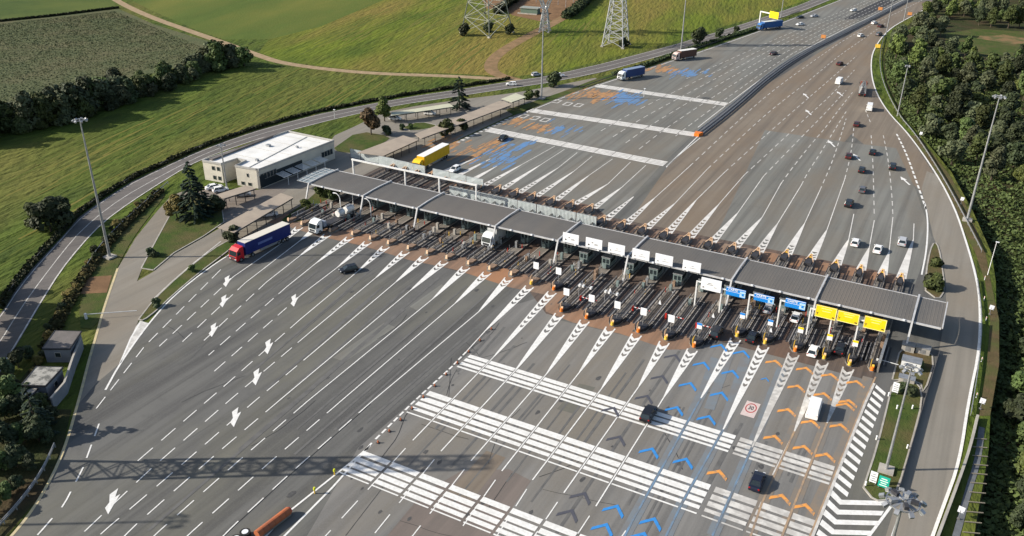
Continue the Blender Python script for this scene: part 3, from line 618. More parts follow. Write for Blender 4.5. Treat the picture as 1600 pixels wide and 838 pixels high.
# ------------------------------------------------------------------ grass islands with kerbs
def island(name, pts, mat=G_LAWN, h=.16, kerb=True, sm=1):
    w3 = [P(*q) for q in pts]; pl = [(p.x, p.y) for p in smoothline(w3+[w3[0]], sm)[:-1]]
    a = sum(pl[i][0]*pl[(i+1) % len(pl)][1]-pl[(i+1) % len(pl)][0]*pl[i][1] for i in range(len(pl)))
    if a < 0: pl = pl[::-1]
    o = MB().prism(pl, .02, h).obj(name, mat, kind='structure')
    if kerb: MB().wallstrip(pl+[pl[0]], .28, .02, h+.04).obj('kerb', CONCL, o)
    return o
island('grass_island', [(221, 420), (246, 373), (268, 333), (290, 309), (345, 311), (350, 348), (318, 370), (272, 396), (240, 423)], sm=0)
island('grass_island', [(217, 500), (240, 470), (280, 432), (330, 392), (362, 374), (372, 380), (350, 398), (310, 428), (270, 462), (245, 486), (224, 502)])
island('grass_island', [(1349, 763), (1370, 700), (1388, 628), (1394, 600), (1412, 596), (1436, 600), (1441, 628), (1424, 693), (1402, 768), (1388, 782), (1366, 784)])
island('gravel_island', [(1394, 594), (1408, 540), (1440, 545), (1462, 560), (1443, 618), (1438, 596)], G_VERGE, .14)
island('grass_island', [(1446, 455), (1447, 425), (1453, 392), (1460, 378), (1467, 388), (1473, 425), (1476, 455), (1466, 470)], G_VERGE)
island('lawn', [(522, 232), (560, 205), (612, 214), (600, 224), (556, 240), (528, 238)], G_LAWN, .1, False)
island('lawn', [(628, 200), (655, 190), (690, 198), (645, 206)], G_LAWN, .1)
island('lawn', [(470, 322), (500, 296), (535, 300), (520, 318), (480, 345), (430, 352)], G_LAWN, .1, False)
island('lawn', [(140, 415), (168, 372), (205, 335), (245, 306), (262, 300), (240, 330), (208, 372), (182, 420), (165, 470), (150, 515), (118, 512)], G_LAWN, .08, False)
sheet('reddish_pad', poly((135, 434), (175, 431), (167, 458), (126, 460)), .1, G_EARTH)
island('verge_strip', [(790, 172), (838, 158), (890, 140), (930, 124), (975, 110), (1040, 90), (1038, 98), (940, 130), (888, 147), (845, 165), (805, 182)], G_LAWN, .1, False)

# ------------------------------------------------------------------ toll canopy
BEAMW = M('dull_white_steel', (.5, .5, .5), (.38, .38, .385), scale=.5, rough=.5)
RH = 5.2; CF, CB = 160.0, 171.0
def onY(px, py, Y):
    d = RT*((px-CX)/FPX)-UP*((py-CY)/FPX)+FW; t = Y/d.y
    return Vector((d.x*t, Y, CH+d.z*t))
canopy = thing('toll_canopy', 'long grey ribbed canopy roof on slanted white columns across the toll lanes', 'canopy', (0, 0, 0))
BX = [P(x, y, RH).x for x, y in ((484, 287), (568, 307), (655, 325), (775, 354), (878, 372), (985, 398), (1146, 435))]+[-18.6, -1.1]
PROF = [(CF, RH), (161.8, RH+.12), (163.6, RH+.2), (165.5, RH+.22), (167.4, RH+.2), (169.2, RH+.12), (CB, RH)]
def roofbay(x0, x1, mat, th=.3):
    b = MB()
    for (ya, za), (yb, zb) in zip(PROF, PROF[1:]):
        b.mat(0).quad((x0, ya, za), (x1, ya, za), (x1, yb, zb), (x0, yb, zb))
        b.mat(1).quad((x0, yb, zb-th), (x1, yb, zb-th), (x1, ya, za-th), (x0, ya, za-th))
    n = max(2, round((x1-x0)/.62))
    for k in range(1, n):
        x = x0+(x1-x0)*k/n
        for (ya, za), (yb, zb) in zip(PROF, PROF[1:]): b.mat(0).add([(x-.07, ya, za), (x+.07, ya, za), (x+.07, yb, zb), (x-.07, yb, zb), (x, ya, za+.03), (x, yb, zb+.03)], [(0, 4, 5, 3), (4, 1, 2, 5)])
    b.mat(0)
    for x in (x0, x1):
        for (ya, za), (yb, zb) in zip(PROF, PROF[1:]): b.quad((x, ya, za), (x, yb, zb), (x, yb, zb-th), (x, ya, za-th))
    return b.obj('roof_panel', [mat, SOFF], canopy)
for a, c in zip(BX, BX[1:]): roofbay(a+.28, c-.28, ROOF)
roofbay(BX[-1]+.28, 4.0, ROOF)
e = roofbay(-149.6, BX[0]-.28, SKYG, .1); e.name = 'skylight_panel'
b = MB()
for k in range(7): 
    (ya, za) = PROF[k]; b.beam((-149.7, ya, za+.05), (BX[0]-.2, ya, za+.05), .07, .07)
for x in (-149.7, -148.6, -147.5): 
    for (ya, za), (yb, zb) in zip(PROF, PROF[1:]): b.beam((x, ya, za+.06), (x, yb, zb+.06), .08, .08)
b.obj('skylight_frame', BEAMW, canopy)
for i, x in enumerate(BX):
    b = MB(); pr = [(CF-.5, RH+.05)]+PROF[1:-1]+[(CB+.6, RH+.05)]
    for (ya, za), (yb, zb) in zip(pr, pr[1:]): b.beam((x, ya, za+.16), (x, yb, zb+.16), .36, .3)
    b.obj('roof_beam', BEAMW, canopy)
    b = MB(); b.beam((x, CF-.35, RH+.2), (x, 157.5, .1), .34, .32); b.obj('column', BEAMW, canopy)
    b = MB(); b.beam((x, CB+.45, RH+.2), (x, 173.4, .1), .34, .32); b.obj('column', BEAMW, canopy)
for Y, s in ((CF-.1, 1), (CB+.1, -1)):
    for a, c in zip(BX, BX[1:]+[4.1]): 
        b = MB(); b.box(((a+c)/2, Y, RH-.1), (c-a-.5, .22, .34)); b.obj('gutter', BEAMW, canopy)
b = MB()
b.box((4.05, 165.5, RH+.1), (.2, 11.2, .4)); b.obj('gutter', BEAMW, canopy)
gl = MB().box((0, 0, 0), (.45, .3, .3)).mesh('gutter_lamp', LAMPW)
for a, c in zip(BX, BX[1:]):
    n = 3 if c-a > 15 else 2
    for k in range(n): link('gutter_lamp', gl, canopy, (lerp(a, c, (k+.75)/n), CF-.3, RH+.05))
# signs standing on the roof edge and hanging in front
def board(name, label, cat, c, wdt, hgt, mat, rz=0.0, post=None, group=None, marks=(), tilt=0.0, th=.14, frame=None):
    t = thing(name, label, cat, c, rz, group)
    o = MB().box((0, 0, 0), (wdt, th, hgt)).obj('panel', mat, t); o.rotation_euler = (tilt, 0, 0)
    if frame:
        b = MB()
        for z in (-hgt/2, hgt/2): b.box((0, -th/2-.02, z), (wdt+.1, .05, .1))
        for x in (-wdt/2, wdt/2): b.box((x, -th/2-.024, 0), (.1, .05, hgt-.1))
        b.obj('frame', frame, t)
    for (x, z, sx, sz, m) in marks:
        MB().box((x, -th/2-.02, z), (sx, .03, sz)).obj('printed_mark', m, t)
    if post:
        for x, z0, z1 in post: MB().beam((x, .2, z0), (x, .2, z1), .16, .16).obj('post', STEEL, t)
    return t
for k, (x, y) in enumerate(((893, 379), (929, 387), (964, 395.5), (1002, 404.5), (1038, 412.5), (1081, 423))):
    q = onY(x, y, CF); nm = ('first', 'second', 'third', 'fourth', 'fifth', 'last')[k]
    board('roof_sign', f'white sign board on the canopy front edge, {nm} of six counted from the exit lanes', 'sign', (q.x, CF-.45, q.z+1.15), 3.85, 2.25, SIGNW, post=((-1.4, -1.6, .9), (1.4, -1.6, .9)), group='white boards along the canopy edge',
          marks=((-1.2, -.45, .3, .3, INK), (-.35, .15, .35, .16, DARKM), (.5, -.1, .7, .07, RAILM), (.5, -.3, .9, .07, RAILM)) if k < 2 else ((-1.3, -.5, .22, .22, RAILM), (.2, .1, .5, .08, STEEL), (.3, -.35, 1.4, .06, STEEL)))
PALEY = M('pale_yellow_border', (.82, .72, .35), rough=.5)
def onrect(cs, Y):
    q = [onY(x, y, Y) for x, y in cs]; return ((q[0].x+q[1].x+q[2].x+q[3].x)/4, Y, sum(v.z for v in q)/4), ((q[1].x-q[0].x)+(q[2].x-q[3].x))/2, ((q[0].z-q[3].z)+(q[1].z-q[2].z))/2
def lsign(name, label, cs, mat, text_=None, group=None, Y=153.8, armx=-1, lower=None):
    c, w_, h_ = onrect(cs, Y); t = thing(name, label, 'lane sign', (c[0], c[1], 0), 0, group)
    MB().box((0, 0, c[2]), (w_, .2, h_)).obj('panel', mat, t)
    b = MB(); xx = armx*(w_/2+.9); b.beam((xx, .25, 0), (xx, .25, c[2]+.1), .26, .26); b.beam((xx-.1, .25, c[2]), (w_/2*.8*(-armx), .25, c[2]), .22, .26); b.obj('post', WHITE, t)
    return t, c, w_, h_
Z8 = lambda ox, oy, *q: [(ox+x/7.98, oy+y/7.98) for x, y in q]
def rot_text(nm, s, mat, parent, x, y, z, size, bold=0): return text(nm, s, mat, parent, Matrix.Translation((x, y, z)) @ Matrix.Rotation(math.radians(90), 4, 'X'), size, bold)
t, c, w_, h_ = lsign('lane_sign', 'large white lane sign on an L-shaped post in front of the canopy', [(1096, 433), (1128, 440), (1126, 458), (1095, 451)], SIGNW)
for x, z, sx, sz in ((-1.5, -.75, .3, .25), (-.2, .3, .9, .08), (-.2, 0, 1.3, .07), (.9, -.4, .5, .08)): MB().box((x, -.12, c[2]+z), (sx, .03, sz)).obj('printed_mark', RAILM, t)
for k, (cs, ad) in enumerate(((Z8(1070, 430, (520, 145), (765, 195), (750, 290), (510, 240)), 'nearest the big white sign'), (Z8(1070, 430, (868, 225), (1118, 275), (1108, 360), (860, 310)), 'middle one of three over the blue lanes'), (Z8(1070, 430, (1255, 290), (1510, 335), (1500, 440), (1250, 390)), 'just above the white car, next to the yellow signs'))):
    t, c, w_, h_ = lsign('lane_sign', f'blue lane sign, {ad}', cs, SIGNB, group='blue lane signs')
    MB().box((0, -.12, c[2]+h_*.5-.05), (w_, .04, .1)).obj('border', SIGNW, t); MB().box((w_/2-.55, -.118, c[2]-.1), (1.1, .03, h_*.72)).obj('pictogram_field', M('pale_blue', (.4, .6, .75), rough=.5), t)
    MB().box((w_/2-.5, -.15, c[2]-.15), (.4, .03, .5)).obj('pictogram', SIGNB, t)
    MB().box((0, -.118, c[2]+.02), (w_*.99, .03, .06)).obj('border', SIGNW, t)
    rot_text('lettering', 'CARTE', SIGNW, t, -.55, -.125, c[2]+h_*.25, .62, .012)
for k, (cs, ad) in enumerate(((Z8(1230, 450, (365, 205), (620, 265), (605, 405), (340, 350)), 'the one nearest the blue signs'), (Z8(1230, 450, (635, 275), (905, 340), (885, 465), (615, 405)), 'middle of three yellow ones'), (Z8(1230, 450, (970, 345), (1250, 410), (1215, 550), (945, 490)), 'last before the service road'))):
    t, c, w_, h_ = lsign('lane_sign', f'yellow lane sign with a black T, {ad}', cs, SIGNY, group='yellow lane signs')
    for x_, sx, z_, sz in ((0, w_, h_/2-.05, .1), (0, w_, -h_/2+.05, .1), (-w_/2+.05, .1, 0, h_-.2), (w_/2-.05, .1, 0, h_-.2)): MB().box((x_, -.114, c[2]+z_), (sx, .03, sz)).obj('border', PALEY, t)
    rot_text('lettering', 'T', INK, t, -w_/2+.42, -.115, c[2]-h_*.22, .62, .02)
    MB().box((w_/2-.45, -.112, c[2]-h_*.32), (.42, .03, .22)).obj('printed_mark', INK, t)
    for z, sx in ((.3, 1.9), (.08, 1.5)): MB().box((.1, -.112, c[2]+z*h_), (sx, .03, .1)).obj('printed_mark', M('faint_yellow', (.85, .74, .3), rough=.5), t)
# white portal frame behind the canopy's left end
t = thing('portal_frame', 'white steel portal frame standing behind the left end of the canopy', 'gantry', (-146, 177.5, 0))
a = onY(551, 250, 177.5); z = a.z; xs = [a.x, onY(632.5, 267, 177.5).x, onY(686, 279, 177.5).x, onY(744, 291, 177.5).x]
for x in xs: MB().box((x+146, 0, z/2), (.34, .34, z)).obj('post', WHITE, t)
b = MB(); b.box(((xs[0]+xs[-1])/2+146, 0, z+.12), (xs[-1]-xs[0]+.6, .42, .4)); b.obj('crossbeam', WHITE, t)
for k, q in enumerate(((516, 296), (550, 309), (572, 318))):
    pass
for k, (px, py) in enumerate(((533, 331), (552, 322), (580, 340))):
    p = P(px, py); t = thing('arched_pole', ('slim white pole with an arched top beside the tanker lorry', 'slim white pole with an arched top, middle of three', 'slim white pole with an arched top nearest the second canopy column')[k], 'pole', (p.x, p.y, .22), 0, 'arched poles in the wide lanes')
    b = MB(); pts = [(0, 0, 0), (0, 0, 3.2), (-.25, 0, 4.0), (-.9, 0, 4.5), (-1.7, 0, 4.6)]
    for a, c in zip(pts, pts[1:]): b.tube(a, c, .11, n=6)
    b.obj('shaft', WHITE, t); MB().box((-1.8, 0, 4.52), (.6, .25, .16)).obj('lamp', LAMPW, t)

# ------------------------------------------------------------------ toll islands
ORD = 'first second third fourth fifth sixth seventh eighth ninth tenth eleventh twelfth'.split()
RAILT = M('rail_top', (.33, .32, .31), (.2, .19, .185), scale=1.2, rough=.5, metal=.2)
KERBE = M('kerb_edge_stone', (.33, .3, .265), (.2, .175, .15), scale=1.1, rough=.9)
NOSEB = M('brown_nose_block', (.3, .2, .13), (.17, .12, .09), scale=2, rough=.7)
def make_island(i):
    x, y0, y1 = IX[i], fy(i), ry(i); L = y1-y0; W = 2.5 if i > 2 else 1.9
    if i >= 23: W = 1.9
    right = i <= 11
    grp = 'toll islands'
    if i == 0: lb = 'outermost toll island beside the zebra hatching and the service road'
    elif i <= 3: lb = f'toll island with a yellow-topped panel, {("", "nearest the service road", "second from the service road", "third from the service road")[i]}'
    elif i <= 6: lb = f'toll island with a blue-topped panel, {("nearest the yellow lanes", "middle of three", "next to the white-panel islands")[i-4]}'
    elif i <= 11: lb = f'projecting toll island with a white panel, {("first", "second", "third", "fourth", "fifth")[i-7]} from the blue lanes'
    elif i <= 13: lb = 'toll island with a small white panel, set back ' + ('next to the projecting group' if i == 12 else 'beside the coned-off lane')
    elif i <= 22: lb = f'toll island with an ochre nose, {ORD[i-14]} beyond the small white panels'
    else: lb = f'narrow toll island in the lorry lanes, {ORD[i-23]} of four counted towards the left end'
    t = thing('toll_island', lb, 'toll island', (x, y0, .084), 0, grp)
    hw = W/2
    pl = [(-hw*.35, 0), (hw*.35, 0), (hw, 1.4), (hw, L-1.4), (hw*.4, L), (-hw*.4, L), (-hw, L-1.4), (-hw, 1.4)]
    MB().prism(pl, 0, .24).obj('kerb', CONC, t)
    ye = CF-2.5-y0                                       # rails run from the nose to the canopy
    for s in (-1, 1):
        b = MB()
        for z, hh in ((.62, .2), (.95, .16)): b.mat(1 if z > .8 else 0).beam((s*hw*.9, 2.6, .24+z), (s*hw*.9, ye, .24+z), .14, hh)
        b.mat(0)
        n = max(3, int((ye-2.6)/2.2))
        for k in range(n+1): yy = 2.7+(ye-2.9)*k/n; b.box((s*hw*.82, yy, .24+.5), (.12, .12, 1.0))
        b.obj('guard_rail', [RAILM, RAILT], t)
        MB().box((s*(hw-.14), L/2, .26), (.26, L-3, .08)).obj('kerb_edge', KERBE, t)
        MB().box((s*(hw+.3), (2.6+ye)/2, .1), (.16, ye-2.4, .2)).obj('wheel_guide', DARKM, t)
        MB().box((s*(hw+.62), (3.2+ye)/2, .07), (.2, ye-3.4, .14)).obj('wheel_guide', RAILT, t)
        MB().box((s*(hw+1.02), (3.2+ye)/2, .03), (.28, ye-3.2, .05)).obj('wheel_guide', DARKM, t)
        b = MB()
        ys = CB+2.5-y0
        for z, hh in ((.62, .2), (.95, .16)): b.beam((s*hw*.9, ys, .24+z), (s*hw*.9, L-2.4, .24+z), .09, hh)
        for k in range(5): b.box((s*hw*.82, lerp(ys+.1, L-2.6, k/4), .24+.5), (.12, .12, 1.0))
        b.obj('guard_rail', RAILM, t)
    b = MB(); b.box((0, (2.6+ye)/2, .32), (hw*.7, ye-3.2, .16)); b.obj('cable_duct', M_DUCT[i % 3], t)
    # front nose
    cw = .45*W if i <= 12 else .3*W
    b = MB(); b.prism([(-cw*.4, .5), (cw*.4, .5), (cw*.9, 1.4), (cw, 2.8), (-cw, 2.8), (-cw*.9, 1.4)], .24, .95 if i <= 12 else .7); b.obj('crash_cushion', DARKM if i <= 12 else NOSEB, t)
    if 0 < i <= 12:
        b = MB()
        for k in range(9):
            a0, a1 = math.pi+math.pi*k/9, math.pi+math.pi*(k+1)/9
            b.beam((math.cos(a0)*.5*W, 2.4+math.sin(a0)*2.2, .45), (math.cos(a1)*.5*W, 2.4+math.sin(a1)*2.2, .45), .12, .26)
        for s in (-1, 1): b.beam((s*.5*W, 2.4, .45), (s*.5*W, 4.0, .45), .12, .26)
        b.obj('rubber_bumper', RUBBER, t)
    col = ORANGE if i in (11, 10, 8, 6, 3, 12) else (YEL if i <= 7 else PEACH)
    b = MB(); b.add([(-.28, .25, .4), (.28, .25, .4), (.2, .45, 1.25), (-.2, .45, 1.25), (-.28, .5, .4), (.28, .5, .4), (.2, .62, 1.25), (-.2, .62, 1.25)], [(0, 1, 2, 3), (7, 6, 5, 4), (0, 4, 5, 1), (1, 5, 6, 2), (2, 6, 7, 3), (3, 7, 4, 0)]); b.obj('marker_panel', col if i > 13 or i in (0,) else PEACH, t)
    if i <= 13: 
        MB().tube((0, .15, .3), (0, .15, .95), .34, .26, 10).obj('warning_lamp', ORANGE if i in (0, 3, 6, 8, 10, 11, 12) else YEL, t)
        MB().box((-.42, .9, 1.1), (.1, .9, 1.6)).obj('marker_post', YEL if i <= 6 else PEACH, t)
    # rear nose: splayed rails and a marker panel
    b = MB(); b.add([(-.45, L-.5, .4), (.45, L-.5, .4), (.3, L-.3, 1.6), (-.3, L-.3, 1.6), (-.45, L-.35, .4), (.45, L-.35, .4), (.3, L-.18, 1.6), (-.3, L-.18, 1.6)], [(3, 2, 1, 0), (4, 5, 6, 7), (1, 5, 4, 0), (2, 6, 5, 1), (3, 7, 6, 2), (0, 4, 7, 3)]); b.obj('marker_panel', YEL if i <= 5 else PEACH, t)
    b = MB()
    for s in (-1, 1): b.beam((s*.12, L-.3, 1.45), (s*hw*.9, L-3.2, .75), .16, .26)
    b.obj('nose_rail', PEACH, t)
    b = MB(); b.prism([(-hw*.6, L-4.2), (hw*.6, L-4.2), (hw*.5, L-1.0), (-hw*.5, L-1.0)], .24, 1.05); b.obj('crash_cushion', DARKM, t)
    # equipment under the signs
    rr = random.Random(i)
    for k in range(rr.choice((2, 3, 4)) if i < 23 else 2):
        yy = CF-y0-rr.uniform(-1.5, 6); b = MB(); hh = rr.uniform(1.1, 1.7); b.box((rr.choice((-.35, .35)), yy, .24+hh/2), (.55, .6, hh)); b.obj('payment_machine', rr.choice((BOOTH, CONCL, STEEL, NOSEB)), t)
    for k in range(rr.randrange(3, 6)):
        yy = CF-y0-rr.uniform(-3, 9); b = MB(); hh = rr.uniform(.8, 1.2); xx = rr.choice((-.8, .8))*hw; b.tube((xx, yy, .24), (xx, yy, .24+hh), .09, n=6); b.obj('bollard', rr.choice((WHITE, YEL, REDM, STEEL)), t)
    yy = CF-y0-rr.uniform(1, 4); b = MB(); b.tube((rr.uniform(-.5, .5), yy, .24), (rr.uniform(-.5, .5), yy, 2.6), .05, n=5); b.obj('signal_post', STEEL, t)
    if 1 <= i <= 13:
        zz = 3.3; w_ = 1.25 if i > 6 else .95; b = MB(); yy = 2.2
        b.tube((.1, yy, .2), (.1, yy, zz), .06, n=6); b.obj('panel_post', STEEL, t)
        o = MB().box((.1, yy-.1, zz+.55), (w_, .08, 1.55 if i > 6 else 1.2)).obj('lane_panel', SIGNW, t)
        if i <= 6: MB().box((.1, yy-.15, zz+.95), (w_*1.02, .05, .42)).obj('panel_header', SIGNB if i > 3 else SIGNY, o)
    if 2 < i < 12 and i % 2 == 0: 
        b = MB(); yy = CF-y0-9; b.add([(-.35, yy, .6), (.35, yy, .6), (0, yy+.1, 1.6), (0, yy+.3, .6)], [(0, 1, 2), (1, 3, 2), (3, 0, 2)]); b.obj('reflector_cone', SIGNW, t)
    return t
M_DUCT = [CONC, M('duct_cover', (.1, .09, .085), (.14, .12, .1), scale=.8, rough=.85), M('duct_cover_warm', (.2, .16, .12), (.13, .11, .09), scale=.8, rough=.85)]
for i in range(27): make_island(i)
# booths under the canopy
bt = thing('toll_booth', '', 'toll booth', (0, 0, 0), 0, 'toll booths under the canopy')
MB().box((0, 0, 1.35), (1.9, 4.4, 2.3)).obj('cabin', BOOTH, bt)
MB().box((0, 0, 2.58), (2.1, 4.7, .16)).obj('roof', STEEL, bt)
for s in (-1, 1): MB().box((s*.96, -.4, 1.75), (.05, 2.4, .9)).obj('window', GLASS, bt)
for s in (-1, 1): MB().box((s*.42, -2.215, 1.7), (.6, .05, .95)).obj('window', GLASS, bt)
MB().box((.96, 1.5, 1.25), (.05, .9, 1.9)).obj('door', STEEL, bt)
MB().box((0, -2.7, .75), (.8, .5, 1.0)).obj('ticket_machine', BOOTH, bt)
first = True
for i in range(1, 24):
    lb = f'grey-green toll booth under the canopy, {ORD[i-1]} from the service road end' if i <= 12 else f'grey-green toll booth deep under the canopy, {ORD[23-i]} from the lorry-lane end'
    loc = (IX[i], 166.8 if i > 12 else 163.8, .32)
    if first: bt.location = loc; bt['label'] = lb; first = False
    else: dup(bt, loc, 0, lb)
# lane barriers between projecting noses
for k, (px, py) in enumerate(((918, 474), (1000, 490), (1052, 502), (1100, 517))):
    p = P(px, py); t = thing('lane_barrier', ('closed red and white barrier arm left of the third white panel', 'closed red and white barrier arm behind the fourth white panel', 'closed red and white barrier arm right of the fifth white panel', 'closed red and white barrier arm by the first blue-topped panel')[k], 'barrier', (p.x, p.y, .09), 0, 'closed lane barriers')
    MB().box((-1.6, 0, .6), (.35, .35, 1.2)).obj('housing', REDM, t)
    b = MB()
    for q in range(8): b.mat(q % 2).box((-1.3+.42*q+.21, 0, 1.0), (.42, .08, .14))
    b.obj('arm', [SIGNW, REDM], t)
# small striped lettered boards on the first two projecting islands
for k, (px, py) in enumerate(((904, 468), (944, 478))):
    p = P(px, py); t = thing('camera_mast', ('white camera heads on a mast behind the fifth white panel', 'white camera heads on a mast behind the fourth white panel')[k], 'camera', (p.x, p.y, .3))
    MB().tube((0, 0, 0), (0, 0, 3.0), .08, n=6).obj('post', STEEL, t)
    MB().beam((-.2, 0, 3.0), (3.0, 0, 3.0), .12, .12).obj('arm', STEEL, t)
    for x in (.2, 1.0, 2.7): MB().box((x, -.15, 3.15), (.4, .7, .4)).obj('camera_head', WHITE, t)
# slatted screens behind the exit side
scr = thing('slatted_screen', '', 'screen', (0, 0, 0), 0, 'slatted screens behind the canopy')
b = MB()
for k in range(14): b.box((-2.44+.375*k, 0, 1.5), (.24, .1, 2.5))
b.obj('slat_row', M('screen_slat', (.6, .65, .65), (.46, .52, .52), scale=.7, rough=.5), scr, kind='stuff')
b = MB()
for z in (.3, 2.75): b.box((0, .06, z), (5.2, .08, .14))
b.obj('rail', STEEL, scr)
for s in (-1, 1): MB().box((s*2.66, .05, 1.4), (.12, .12, 2.8)).obj('post', STEEL, scr)
SL = []
for i in range(13, 21): SL.append(((IX[i]+IX[i+1])/2 if i < 20 else IX[i]-1.5, 181.5))
first = True
for k, (x, y) in enumerate(SL+[(-125.2, 190.5), (-119.6, 190.2), (-133.5, 191), (-139.0, 191.3), (-144.5, 191.7), (-150.0, 192.2), (-155.5, 192.6), (-114, 190)]):
    lb = f'pale slatted screen just behind the canopy, {ORD[k]} counted towards the portal frame' if k < 8 else f'pale slatted screen behind the portal frame, ' + ('nearest the waiting white car', 'right of the pair by the waiting white car', 'beside the yellow lorry cab', 'second left of the yellow lorry', 'third left of the yellow lorry', 'next to the lawn corner', 'leftmost by the service yard', 'rightmost by the white car')[k-8]
    if first: scr.location = (x, y, .09); scr['label'] = lb; first = False
    else: dup(scr, (x, y, .09), 0, lb)
# wall and arm by the last lane
t = thing('barrier_wall', 'tall dark barrier wall between the last toll lane and the gravel strip', 'wall', (-4.6, 147.2, .08))
MB().box((0, 6.3, 1.0), (.35, 12.6, 2.0)).obj('wall', CONC, t); MB().beam((0, 0, 2.05), (0, 12.6, 2.05), .45, .12).obj('coping', STEEL, t)
t = thing('boom_barrier', 'thin white boom lowered from the barrier wall over the gravel strip', 'barrier', (*P(1369, 570)[:2], .08))
MB().box((0, 0, .6), (.3, .3, 1.2)).obj('housing', WHITE, t); MB().beam((0, 0, 1.15), (3.6, -.3, 1.2), .1, .1).obj('arm', WHITE, t)

# ------------------------------------------------------------------ light towers
def light_tower(base, h, label, cat='light tower', nl=7, r=1.0, foot=True, group='high mast light towers'):
    t = thing('light_tower', label, cat, (base.x, base.y, .05), 0, group)
    b = MB(); b.tube((0, 0, 0), (0, 0, h*.5), .34 if h > 25 else .24, .24 if h > 25 else .17, 10); b.tube((0, 0, h*.5), (0, 0, h), .24 if h > 25 else .17, .13, 10); b.obj('mast', STEEL, t, smooth=False)
    if foot: MB().box((0, 0, .2), (2.2, 2.2, .4)).obj('footing', CONCL, t)
    b = MB(); n = 14
    for k in range(n):
        a0, a1 = 2*math.pi*k/n, 2*math.pi*(k+1)/n; b.beam((math.cos(a0)*r, math.sin(a0)*r, h-.3), (math.cos(a1)*r, math.sin(a1)*r, h-.3), .12, .12)
    for k in range(4): a0 = math.pi/4+math.pi*k/2; b.beam((0, 0, h-.1), (math.cos(a0)*r, math.sin(a0)*r, h-.3), .09, .09)
    b.obj('lamp_ring', STEEL, t)
    fl = MB(); fl.mat(0).box((0, 0, 0), (.42, .5, .3)); fl.mat(1).box((0, .03, -.17), (.36, .42, .05)); fm = fl.mesh('floodlight', [STEEL, LAMPW])
    for k in range(nl):
        a0 = 2*math.pi*(k+.5)/nl; o = link('floodlight', fm, t, (math.cos(a0)*(r+.35), math.sin(a0)*(r+.35), h-.35)); o.rotation_euler = (math.radians(-30), 0, a0-math.pi/2)
    return t
light_tower(P(172, 403), 32.2, 'tall light mast on the verge between ring road and exit road, casting a long shadow')
light_tower(P(1511, 345), 32.0, 'tall light mast by the right-hand barrier, in front of the wood')
light_tower(P(846, 155), 32.6, 'tall light mast on the grass strip behind the carports, in front of the pylons')
light_tower(P(1064, 80), 31.5, 'tall light mast behind the small brown lorry on the far left edge')
light_tower(P(1384, 736), 18.6, 'shorter light mast on the kerbed grass island by the zebra hatching')
q = P(1410, 787, 30); q6 = light_tower(q, 30.5, 'light mast seen from above with its lamp ring over the zebra corner', r=1.5, nl=9, foot=True)
b = MB()
for k in range(12): b.beam((math.cos(k*.5236)*.3, math.sin(k*.5236)*.3, 30.3), (math.cos(k*.5236)*1.5, math.sin(k*.5236)*1.5, 30.2), .3, .06)
b.obj('service_platform', STEEL, q6)
for k in range(5): MB().box((math.cos(k*1.26)*1.0, math.sin(k*1.26)*1.0, 30.5), (.7, .4, .35), k*1.26).obj('ballast_box', (DARKM, STEEL)[k % 2], q6)
light_tower(P(1402, 182), 17.7, 'slim light mast beside the barrier bend, in front of the wood', r=.5, nl=4, foot=False, group='slim light masts')
light_tower(P(1384, 56), 17, 'slim light mast where the far right barrier bends', r=.5, nl=3, foot=False, group='slim light masts')
light_tower(P(1412, 33), 17, 'slim light mast at the orange marker on the far barrier', r=.5, nl=3, foot=False, group='slim light masts')
light_tower(P(1220, 28), 17, 'slim light mast beside the yellow gantry sign', r=.5, nl=3, foot=False, group='slim light masts')
light_tower(P(355, 296), 12.6, 'brown-grey floodlight pole in front of the white service building', r=.6, nl=4, foot=False, group='slim light masts')
p = P(285, 815); light_tower(Vector((p.x-60.2*math.cos(SUN_AZ), p.y-60.2*math.sin(SUN_AZ), 0)), 32, 'light mast beyond the bottom left corner whose shadow crosses the exit road')
for k, (bx, by, tx, ty) in enumerate(((1543, 430, 1555, 379), (523, 185, 522, 172), (1006, 152, 1006, 139))):
    p = P(bx, by); h = HT(tx, ty, p); t = thing('street_lamp', ('small white street lamp in the brown verge beside the wood', 'small lamp post beside the ring road behind the white building', 'thin post on the grass strip near the rear carriageway')[k], 'street lamp', (p.x, p.y, .05))
    MB().tube((0, 0, 0), (0, 0, h), .09, .06, 8).obj('mast', WHITE, t); MB().box((.15, 0, h+.05), (.7, .3, .14)).obj('lamp_head', LAMPW, t)

